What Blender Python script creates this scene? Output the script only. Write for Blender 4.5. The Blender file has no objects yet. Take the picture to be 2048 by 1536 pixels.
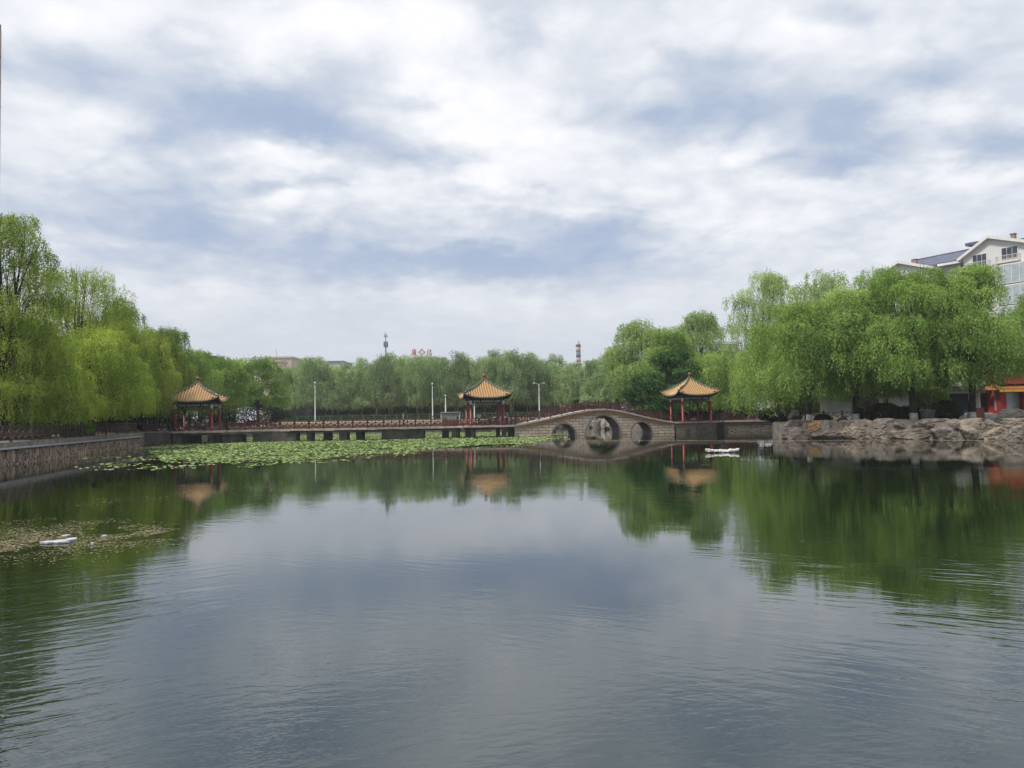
import bpy, bmesh, math, random
import numpy as np
from mathutils import Vector, Matrix, Euler, noise, geometry
R = math.radians
S = bpy.context.scene
COL = S.collection

# ------------------------------------------------------------------ camera
F = 1540.0; HW = 2.76
PITCH = math.atan(63/1540); ROLL = -0.017
cam_d = bpy.data.cameras.new('camera'); cam = bpy.data.objects.new('camera', cam_d); COL.objects.link(cam)
cam_d.sensor_fit = 'HORIZONTAL'; cam_d.sensor_width = 36; cam_d.lens = 36*F/2048
cam_d.clip_start = 0.1; cam_d.clip_end = 6000
CM = Matrix.Rotation(math.pi/2+PITCH, 3, 'X') @ Matrix.Rotation(ROLL, 3, 'Z')
cam.matrix_world = Matrix.Translation((0, 0, HW)) @ CM.to_4x4()
S.camera = cam

# ------------------------------------------------------------------ sky, sun, exposure
SUN_EL, SUN_AZ = 60, 238          # azimuth clockwise from +Y: behind the camera, to the left
w = bpy.data.worlds.new('World'); S.world = w; w.use_nodes = True
nt = w.node_tree; nt.nodes.clear()
def nd(t, **k):
    n = nt.nodes.new(t)
    for a, b in k.items(): setattr(n, a, b)
    return n
L = nt.links.new
out = nd('ShaderNodeOutputWorld'); bg = nd('ShaderNodeBackground'); bg.inputs[1].default_value = 0.1
L(bg.outputs[0], out.inputs[0])
sky = nd('ShaderNodeTexSky'); sky.sky_type = 'NISHITA'; sky.sun_disc = False
sky.sun_elevation = R(SUN_EL); sky.sun_rotation = R(SUN_AZ); sky.air_density = 1.2; sky.dust_density = 2.0
tc = nd('ShaderNodeTexCoord'); sp = nd('ShaderNodeSeparateXYZ'); L(tc.outputs['Generated'], sp.inputs[0])
def math_(op, a, b=None, c=None):
    n = nd('ShaderNodeMath', operation=op)
    for i, v in enumerate((a, b, c)):
        if v is None: continue
        if isinstance(v, (int, float)): n.inputs[i].default_value = v
        else: L(v, n.inputs[i])
    return n.outputs[0]
ymax = math_('MAXIMUM', sp.outputs[1], 0.05)
ax = math_('MULTIPLY', math_('DIVIDE', sp.outputs[0], ymax), 15.4)      # gnomonic azimuth, 1 unit = 100 px of the photo
ez = math_('MULTIPLY', math_('DIVIDE', sp.outputs[2], ymax), 15.4)
cmb = nd('ShaderNodeCombineXYZ'); L(ax, cmb.inputs[0]); L(ez, cmb.inputs[1])
# cloud layer plane coordinates (perspective of a flat cloud deck)
zz = math_('ADD', math_('MAXIMUM', sp.outputs[2], 0.0), 0.10)
cp = nd('ShaderNodeCombineXYZ'); L(math_('DIVIDE', sp.outputs[0], zz), cp.inputs[0]); L(math_('DIVIDE', sp.outputs[1], zz), cp.inputs[1])
z25 = math_('ADD', math_('MAXIMUM', sp.outputs[2], 0.0), 0.26)
cp2 = nd('ShaderNodeCombineXYZ'); L(math_('DIVIDE', sp.outputs[0], z25), cp2.inputs[0]); L(math_('DIVIDE', sp.outputs[1], z25), cp2.inputs[1])
def noise_(vec, sc, det, rough=.55, dist=0., off=(0, 0, 0)):
    m = nd('ShaderNodeVectorMath', operation='MULTIPLY_ADD'); L(vec, m.inputs[0]); m.inputs[1].default_value = (sc, sc, sc); m.inputs[2].default_value = off
    n = nd('ShaderNodeTexNoise'); n.inputs['Scale'].default_value = 1; n.inputs['Detail'].default_value = det
    n.inputs['Roughness'].default_value = rough; n.inputs['Distortion'].default_value = dist
    L(m.outputs[0], n.inputs['Vector']); return n
nw = noise_(cp.outputs[0], 1.1, 4, .6, 0, (3.1, 7.2, 0))
wv = nd('ShaderNodeVectorMath', operation='SUBTRACT'); L(nw.outputs['Color'], wv.inputs[0]); wv.inputs[1].default_value = (.5, .5, .5)
wv2 = nd('ShaderNodeVectorMath', operation='MULTIPLY_ADD'); L(wv.outputs[0], wv2.inputs[0]); wv2.inputs[1].default_value = (2.6, 1.5, 0); L(cmb.outputs[0], wv2.inputs[2])
nw2 = noise_(cp2.outputs[0], 6.5, 8, .6, 0, (1.1, 4.2, 0))
wv3 = nd('ShaderNodeVectorMath', operation='SUBTRACT'); L(nw2.outputs['Color'], wv3.inputs[0]); wv3.inputs[1].default_value = (.5, .5, .5)
wv4 = nd('ShaderNodeVectorMath', operation='MULTIPLY_ADD'); L(wv3.outputs[0], wv4.inputs[0]); wv4.inputs[1].default_value = (2.2, 1.1, 0); L(wv2.outputs[0], wv4.inputs[2])
P2 = wv4.outputs[0]
blobs = [(80,125,130,45,-.5),(210,168,90,35,-.5),(340,240,75,60,-.5),(360,400,80,140,-.45),(170,440,240,60,-.55),(550,232,110,36,-1.0),
 (690,275,90,30,-.7),(850,305,110,20,-.7),(600,365,80,14,-.5),(600,478,180,45,-.7),(800,530,220,38,-.6),(980,378,80,15,-.5),(1010,505,190,24,-.5),
 (850,185,45,16,-.5),(690,150,130,70,-.25),(1020,60,75,60,-.75),(1450,130,80,42,-.7),(1330,225,130,42,-.5),(1600,220,190,40,-.6),(1740,290,110,55,-.75),
 (1870,150,90,36,-.65),(2010,290,80,24,-.75),(1160,440,130,30,-.75),(1280,478,100,26,-.35),(1130,545,200,40,-.6),(1700,15,60,22,-.6),(1600,322,120,20,-.6),
 (300,15,380,55,.5),(520,110,80,60,.5),(800,60,220,70,.6),(980,240,110,150,.5),(1130,300,160,70,.5),(560,305,150,28,.6),(640,405,130,32,.35),
 (130,230,170,70,.25),(1480,310,110,28,.5),(1500,50,340,50,.4),(1930,200,80,34,.65),(1950,330,140,24,.4),(1650,400,360,50,.25),(820,490,90,14,.3),(380,590,170,26,.25),(1250,600,400,40,.2)]
acc = None
for bx_, by_, sx_, sy_, am in blobs:
    dx = (bx_-1024)/100; dy = (831-(by_+.017*(bx_-1024)))/100
    sx = sx_*1.25/100; sy = sy_*1.25/100
    m = nd('ShaderNodeVectorMath', operation='MULTIPLY_ADD'); L(P2, m.inputs[0])
    m.inputs[1].default_value = (1/sx, 1/sy, 0); m.inputs[2].default_value = (-dx/sx, -dy/sy, 0)
    ln = nd('ShaderNodeVectorMath', operation='LENGTH'); L(m.outputs[0], ln.inputs[0])
    mr = nd('ShaderNodeMapRange', interpolation_type='SMOOTHSTEP'); L(ln.outputs['Value'], mr.inputs[0])
    mr.inputs[1].default_value = 0; mr.inputs[2].default_value = 1.7; mr.inputs[3].default_value = am*.54; mr.inputs[4].default_value = 0
    acc = mr.outputs[0] if acc is None else math_('ADD', acc, mr.outputs[0])
front = nd('ShaderNodeMapRange'); L(sp.outputs[1], front.inputs[0]); front.inputs[1].default_value = .15; front.inputs[2].default_value = .4
acc = math_('MULTIPLY', acc, front.outputs[0])
n1 = noise_(cp2.outputs[0], 2.6, 12, .56, .2, (1, 2, 0)); n2 = noise_(cp2.outputs[0], 12, 9, .6, .3, (5, 9, 0)); n3 = noise_(cp2.outputs[0], 5.5, 8, .5, .3, (8, 3, 0))
f = math_('ADD', acc, 0.64)
hz = nd('ShaderNodeMapRange'); L(sp.outputs[2], hz.inputs[0]); hz.inputs[1].default_value = .02; hz.inputs[2].default_value = .2
na = math_('MULTIPLY', math_('SUBTRACT', n1.outputs['Fac'], .5), .9); nb = math_('MULTIPLY', math_('SUBTRACT', n2.outputs['Fac'], .5), .36)
nb = math_('ADD', nb, math_('MULTIPLY', math_('SUBTRACT', math_('ABSOLUTE', math_('MULTIPLY_ADD', n3.outputs['Fac'], 2, -1)), .17), .52))
f = math_('ADD', f, math_('MULTIPLY', math_('ADD', na, nb), hz.outputs[0]))
cr = nd('ShaderNodeValToRGB'); L(f, cr.inputs[0]); e = cr.color_ramp.elements
def sr(r, g, b):
    return tuple(((c/255+.055)/1.055)**2.4 if c > 10 else c/255/12.92 for c in (r, g, b))+(1,)
e[0].position = .0; e[0].color = sr(166, 182, 208); e[1].position = 1; e[1].color = sr(247, 247, 251)
for p, c in ((.22, (178, 191, 212)), (.45, (198, 207, 220)), (.62, (216, 221, 230)), (.8, (233, 236, 241))):
    x = e.new(p); x.color = sr(*c)
hm = nd('ShaderNodeMixRGB'); L(hz.outputs[0], hm.inputs[0]); hm.inputs[1].default_value = sr(201, 207, 217); L(cr.outputs[0], hm.inputs[2])
sc10 = nd('ShaderNodeMixRGB', blend_type='MULTIPLY'); sc10.inputs[0].default_value = 1; L(hm.outputs[0], sc10.inputs[1]); sc10.inputs[2].default_value = (8.2, 8.2, 8.25, 1)
thin = nd('ShaderNodeMapRange'); L(f, thin.inputs[0]); thin.inputs[1].default_value = .35; thin.inputs[2].default_value = 0; thin.inputs[3].default_value = 0; thin.inputs[4].default_value = .1
mx = nd('ShaderNodeMixRGB'); L(thin.outputs[0], mx.inputs[0]); L(sc10.outputs[0], mx.inputs[1]); L(sky.outputs[0], mx.inputs[2])
L(mx.outputs[0], bg.inputs[0])
w.cycles.sampling_method = 'MANUAL'; w.cycles.sample_map_resolution = 512
sd = bpy.data.lights.new('sun', 'SUN'); sun = bpy.data.objects.new('sun', sd); COL.objects.link(sun)
sd.energy = 3.3; sd.angle = R(9); sd.color = (1, .95, .87)
sdir = Vector((math.sin(R(SUN_AZ))*math.cos(R(SUN_EL)), math.cos(R(SUN_AZ))*math.cos(R(SUN_EL)), math.sin(R(SUN_EL))))
sun.rotation_euler = sdir.to_track_quat('Z', 'Y').to_euler(); sun.location = (0, 0, 60)
S.view_settings.view_transform = 'Standard'; S.view_settings.look = 'None'; S.view_settings.exposure = .40; S.view_settings.gamma = 1
S.cycles.max_bounces = 6; S.cycles.transparent_max_bounces = 8; S.cycles.caustics_reflective = False; S.cycles.caustics_refractive = False

# ------------------------------------------------------------------ helpers
CMI = CM.transposed()
def proj(p):
    c = CMI @ (Vector(p)-Vector((0, 0, HW)))
    return (1024+F*c.x/-c.z, 768-F*c.y/-c.z)
def at(x, Y, z=0.0):
    """world point at distance Y and height z seen in column x of the photo"""
    a = proj((0, Y, z))[0]; b = proj((10, Y, z))[0]
    return Vector((10*(x-a)/(b-a), Y, z))
def zat(x, y, Y):
    """world point in pixel (x, y) at distance Y"""
    d = CM @ Vector(((x-1024)/F, -(y-768)/F, -1)); return Vector((0, 0, HW))+d*(Y/d.y)
def tag(o, label=None, cat=None, group=None, kind=None):
    if label: o['label'] = label
    if cat: o['category'] = cat
    if group: o['group'] = group
    if kind: o['kind'] = kind
    return o
def thing(name, label, cat, loc=(0, 0, 0), rz=0, group=None):
    o = bpy.data.objects.new(name, None); COL.objects.link(o); o.location = loc; o.rotation_euler = (0, 0, rz)
    o.empty_display_size = .3
    return tag(o, label, cat, group)
def wloc(o):
    v = Vector((0, 0, 0))
    while o: v = v+o.location; o = o.parent
    return v
def copy_tree(o, parent=None):
    c = o.copy(); COL.objects.link(c); c.parent = parent
    for ch in list(o.children): copy_tree(ch, c)
    return c
class MB:
    def __init__(s): s.v = []; s.f = []
    def add(s, vs, fs):
        n = len(s.v); s.v += [tuple(p) for p in vs]; s.f += [tuple(i+n for i in q) for q in fs]; return s
    def box(s, x0, x1, y0, y1, z0, z1):
        return s.add([(x0,y0,z0),(x1,y0,z0),(x1,y1,z0),(x0,y1,z0),(x0,y0,z1),(x1,y0,z1),(x1,y1,z1),(x0,y1,z1)],
                     [(3,2,1,0),(4,5,6,7),(0,1,5,4),(1,2,6,5),(2,3,7,6),(3,0,4,7)])
    def bar(s, p0, p1, wd, ht=None, up=(0, 0, 1)):
        ht = wd if ht is None else ht
        p0 = Vector(p0); p1 = Vector(p1); d = (p1-p0).normalized(); u = Vector(up)
        if abs(d.dot(u)) > .98: u = Vector((0, 1, 0))
        a = d.cross(u).normalized()*wd/2; b = a.cross(d).normalized()*ht/2
        return s.add([p0-a-b, p0+a-b, p0+a+b, p0-a+b, p1-a-b, p1+a-b, p1+a+b, p1-a+b],
                     [(3,2,1,0),(4,5,6,7),(0,1,5,4),(1,2,6,5),(2,3,7,6),(3,0,4,7)])
    def tube(s, pts, rs, n=8, cap=True):
        pts = [Vector(p) for p in pts]; m = len(pts)
        if not hasattr(rs, '__len__'): rs = [rs]*m
        vs = []; ref = Vector((0.3, 1, .1))
        for i, p in enumerate(pts):
            d = (pts[min(i+1, m-1)]-pts[max(i-1, 0)]).normalized()
            a = d.cross(ref)
            if a.length < .1: a = d.cross(Vector((1, 0, 0)))
            a.normalize(); b = d.cross(a)
            for k in range(n):
                t = 2*math.pi*k/n; vs.append(p+(a*math.cos(t)+b*math.sin(t))*rs[i])
        fs = [(i*n+k, i*n+(k+1) % n, (i+1)*n+(k+1) % n, (i+1)*n+k) for i in range(m-1) for k in range(n)]
        if cap: fs += [tuple(range(n))[::-1], tuple((m-1)*n+k for k in range(n))]
        return s.add(vs, fs)
    def lathe(s, prof, c=(0, 0, 0), n=14):
        c = Vector(c); vs = [c+Vector((r*math.cos(2*math.pi*k/n), r*math.sin(2*math.pi*k/n), z)) for r, z in prof for k in range(n)]
        m = len(prof)
        fs = [(i*n+k, i*n+(k+1) % n, (i+1)*n+(k+1) % n, (i+1)*n+k) for i in range(m-1) for k in range(n)]
        fs += [tuple(range(n))[::-1], tuple((m-1)*n+k for k in range(n))]
        return s.add(vs, fs)
    def prism(s, poly, z0, z1):
        n = len(poly)
        vs = [(p[0], p[1], z0) for p in poly]+[(p[0], p[1], z1) for p in poly]
        fs = [tuple(range(n))[::-1], tuple(range(n, 2*n))]+[(i, (i+1) % n, n+(i+1) % n, n+i) for i in range(n)]
        return s.add(vs, fs)
    def build(s, name, mat, parent=None, smooth=False, world=False):
        me = bpy.data.meshes.new(name); off = wloc(parent) if (world and parent) else None
        vs = [tuple(Vector(p)-off) for p in s.v] if off is not None else s.v
        me.from_pydata(vs, [], s.f); me.materials.append(mat)
        if smooth: me.polygons.foreach_set('use_smooth', [True]*len(me.polygons))
        me.update(); o = bpy.data.objects.new(name, me); COL.objects.link(o); o.parent = parent; return o

# ------------------------------------------------------------------ materials
def mat(name, c1, c2=None, scale=3, rough=.8, bump=0, bscale=None, detail=6, metal=0, spec=.35, stretch=(1, 1, 1)):
    m = bpy.data.materials.new(name); m.use_nodes = True; t = m.node_tree; b = t.nodes['Principled BSDF']
    b.inputs['Roughness'].default_value = rough; b.inputs['Metallic'].default_value = metal; b.inputs['Specular IOR Level'].default_value = spec
    c2 = c2 or tuple(x*.7 for x in c1)
    tcn = t.nodes.new('ShaderNodeTexCoord'); mp = t.nodes.new('ShaderNodeMapping'); mp.inputs['Scale'].default_value = stretch
    t.links.new(tcn.outputs['Object'], mp.inputs[0])
    n = t.nodes.new('ShaderNodeTexNoise'); n.inputs['Scale'].default_value = scale; n.inputs['Detail'].default_value = detail
    t.links.new(mp.outputs[0], n.inputs['Vector'])
    r = t.nodes.new('ShaderNodeValToRGB'); r.color_ramp.elements[0].position = .33; r.color_ramp.elements[1].position = .67
    r.color_ramp.elements[0].color = (*c2, 1); r.color_ramp.elements[1].color = (*c1, 1)
    t.links.new(n.outputs['Fac'], r.inputs[0]); t.links.new(r.outputs[0], b.inputs['Base Color'])
    if bump:
        n2 = t.nodes.new('ShaderNodeTexNoise'); n2.inputs['Scale'].default_value = bscale or scale*4; n2.inputs['Detail'].default_value = 4
        t.links.new(mp.outputs[0], n2.inputs['Vector'])
        bp = t.nodes.new('ShaderNodeBump'); bp.inputs['Strength'].default_value = .8; bp.inputs['Distance'].default_value = bump
        t.links.new(n2.outputs['Fac'], bp.inputs['Height']); t.links.new(bp.outputs[0], b.inputs['Normal'])
    return m
def leafmat(name, ca, cb, trans=.35):
    m = bpy.data.materials.new(name); m.use_nodes = True; t = m.node_tree; t.nodes.clear()
    o = t.nodes.new('ShaderNodeOutputMaterial'); at_ = t.nodes.new('ShaderNodeAttribute'); at_.attribute_name = 'tone'
    r = t.nodes.new('ShaderNodeValToRGB'); r.color_ramp.elements[0].color = (*ca, 1); r.color_ramp.elements[1].color = (*cb, 1)
    t.links.new(at_.outputs['Fac'], r.inputs[0])
    d = t.nodes.new('ShaderNodeBsdfDiffuse'); tr = t.nodes.new('ShaderNodeBsdfTranslucent'); mx_ = t.nodes.new('ShaderNodeMixShader'); mx_.inputs[0].default_value = trans
    g = t.nodes.new('ShaderNodeMixRGB'); g.blend_type = 'MULTIPLY'; g.inputs[0].default_value = 1; g.inputs[2].default_value = (1.15, 1.15, .6, 1)
    t.links.new(r.outputs[0], d.inputs[0]); t.links.new(r.outputs[0], g.inputs[1]); t.links.new(g.outputs[0], tr.inputs[0])
    t.links.new(d.outputs[0], mx_.inputs[1]); t.links.new(tr.outputs[0], mx_.inputs[2]); t.links.new(mx_.outputs[0], o.inputs[0])
    return m
def brickmat(name, c1, c2, mortar, bw, rh, ms=.03, bump=.02, vec='xz'):
    m = bpy.data.materials.new(name); m.use_nodes = True; t = m.node_tree; b = t.nodes['Principled BSDF']; b.inputs['Roughness'].default_value = .9
    tcn = t.nodes.new('ShaderNodeTexCoord'); s_ = t.nodes.new('ShaderNodeSeparateXYZ'); c_ = t.nodes.new('ShaderNodeCombineXYZ')
    t.links.new(tcn.outputs['Object'], s_.inputs[0])
    if vec == 'xz':
        t.links.new(s_.outputs[0], c_.inputs[0])
    else:
        a_ = t.nodes.new('ShaderNodeMath'); a_.operation = 'ADD'; t.links.new(s_.outputs[0], a_.inputs[0]); t.links.new(s_.outputs[1], a_.inputs[1]); t.links.new(a_.outputs[0], c_.inputs[0])
    t.links.new(s_.outputs[2], c_.inputs[1])
    br = t.nodes.new('ShaderNodeTexBrick'); t.links.new(c_.outputs[0], br.inputs['Vector'])
    br.inputs['Scale'].default_value = 1; br.inputs['Brick Width'].default_value = bw; br.inputs['Row Height'].default_value = rh; br.inputs['Mortar Size'].default_value = ms
    br.inputs['Color1'].default_value = (*c1, 1); br.inputs['Color2'].default_value = (*c2, 1); br.inputs['Mortar'].default_value = (*mortar, 1); br.inputs['Bias'].default_value = 0
    n = t.nodes.new('ShaderNodeTexNoise'); n.inputs['Scale'].default_value = 1.7; n.inputs['Detail'].default_value = 7; t.links.new(tcn.outputs['Object'], n.inputs['Vector'])
    mr_ = t.nodes.new('ShaderNodeMapRange'); mr_.inputs[1].default_value = .3; mr_.inputs[2].default_value = .7; mr_.inputs[3].default_value = .72; mr_.inputs[4].default_value = 1.15; t.links.new(n.outputs['Fac'], mr_.inputs[0])
    g = t.nodes.new('ShaderNodeMixRGB'); g.blend_type = 'MULTIPLY'; g.inputs[0].default_value = 1
    t.links.new(br.outputs['Color'], g.inputs[1]); t.links.new(mr_.outputs[0], g.inputs[2]); t.links.new(g.outputs[0], b.inputs['Base Color'])
    bp = t.nodes.new('ShaderNodeBump'); bp.inputs['Distance'].default_value = bump; bp.invert = True; t.links.new(br.outputs['Fac'], bp.inputs['Height']); t.links.new(bp.outputs[0], b.inputs['Normal'])
    return m
def rubblemat(name, c1, c2, gap, scale, stretch, bump=.05):
    m = bpy.data.materials.new(name); m.use_nodes = True; t = m.node_tree; b = t.nodes['Principled BSDF']; b.inputs['Roughness'].default_value = .9
    tcn = t.nodes.new('ShaderNodeTexCoord'); mp = t.nodes.new('ShaderNodeMapping'); mp.inputs['Scale'].default_value = stretch
    t.links.new(tcn.outputs['Object'], mp.inputs[0])
    nn = t.nodes.new('ShaderNodeTexNoise'); nn.inputs['Scale'].default_value = 1.4; t.links.new(mp.outputs[0], nn.inputs['Vector'])
    ad = t.nodes.new('ShaderNodeVectorMath'); ad.operation = 'MULTIPLY_ADD'; t.links.new(nn.outputs['Color'], ad.inputs[0]); ad.inputs[1].default_value = (.5, .5, .5); t.links.new(mp.outputs[0], ad.inputs[2])
    vd = t.nodes.new('ShaderNodeTexVoronoi'); vd.feature = 'DISTANCE_TO_EDGE'; vd.inputs['Scale'].default_value = scale; t.links.new(ad.outputs[0], vd.inputs['Vector'])
    vc = t.nodes.new('ShaderNodeTexVoronoi'); vc.inputs['Scale'].default_value = scale; t.links.new(ad.outputs[0], vc.inputs['Vector'])
    sx = t.nodes.new('ShaderNodeSeparateXYZ'); t.links.new(vc.outputs['Color'], sx.inputs[0])
    n = t.nodes.new('ShaderNodeTexNoise'); n.inputs['Scale'].default_value = 5; n.inputs['Detail'].default_value = 6; t.links.new(tcn.outputs['Object'], n.inputs['Vector'])
    av = t.nodes.new('ShaderNodeMath'); av.operation = 'MULTIPLY_ADD'; t.links.new(sx.outputs[0], av.inputs[0]); av.inputs[1].default_value = .6; t.links.new(n.outputs['Fac'], av.inputs[2])
    r = t.nodes.new('ShaderNodeValToRGB'); r.color_ramp.elements[0].position = .4; r.color_ramp.elements[0].color = (*c2, 1); r.color_ramp.elements[1].position = 1.; r.color_ramp.elements[1].color = (*c1, 1); t.links.new(av.outputs[0], r.inputs[0])
    mr_ = t.nodes.new('ShaderNodeMapRange'); mr_.inputs[1].default_value = .01; mr_.inputs[2].default_value = .07; t.links.new(vd.outputs['Distance'], mr_.inputs[0])
    g = t.nodes.new('ShaderNodeMixRGB'); t.links.new(mr_.outputs[0], g.inputs[0]); g.inputs[1].default_value = (*gap, 1); t.links.new(r.outputs[0], g.inputs[2]); t.links.new(g.outputs[0], b.inputs['Base Color'])
    sm = t.nodes.new('ShaderNodeMath'); sm.operation = 'MULTIPLY_ADD'; t.links.new(n.outputs['Fac'], sm.inputs[0]); sm.inputs[1].default_value = .5; t.links.new(mr_.outputs[0], sm.inputs[2])
    bp = t.nodes.new('ShaderNodeBump'); bp.inputs['Distance'].default_value = bump; t.links.new(sm.outputs[0], bp.inputs['Height']); t.links.new(bp.outputs[0], b.inputs['Normal'])
    return m
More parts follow.
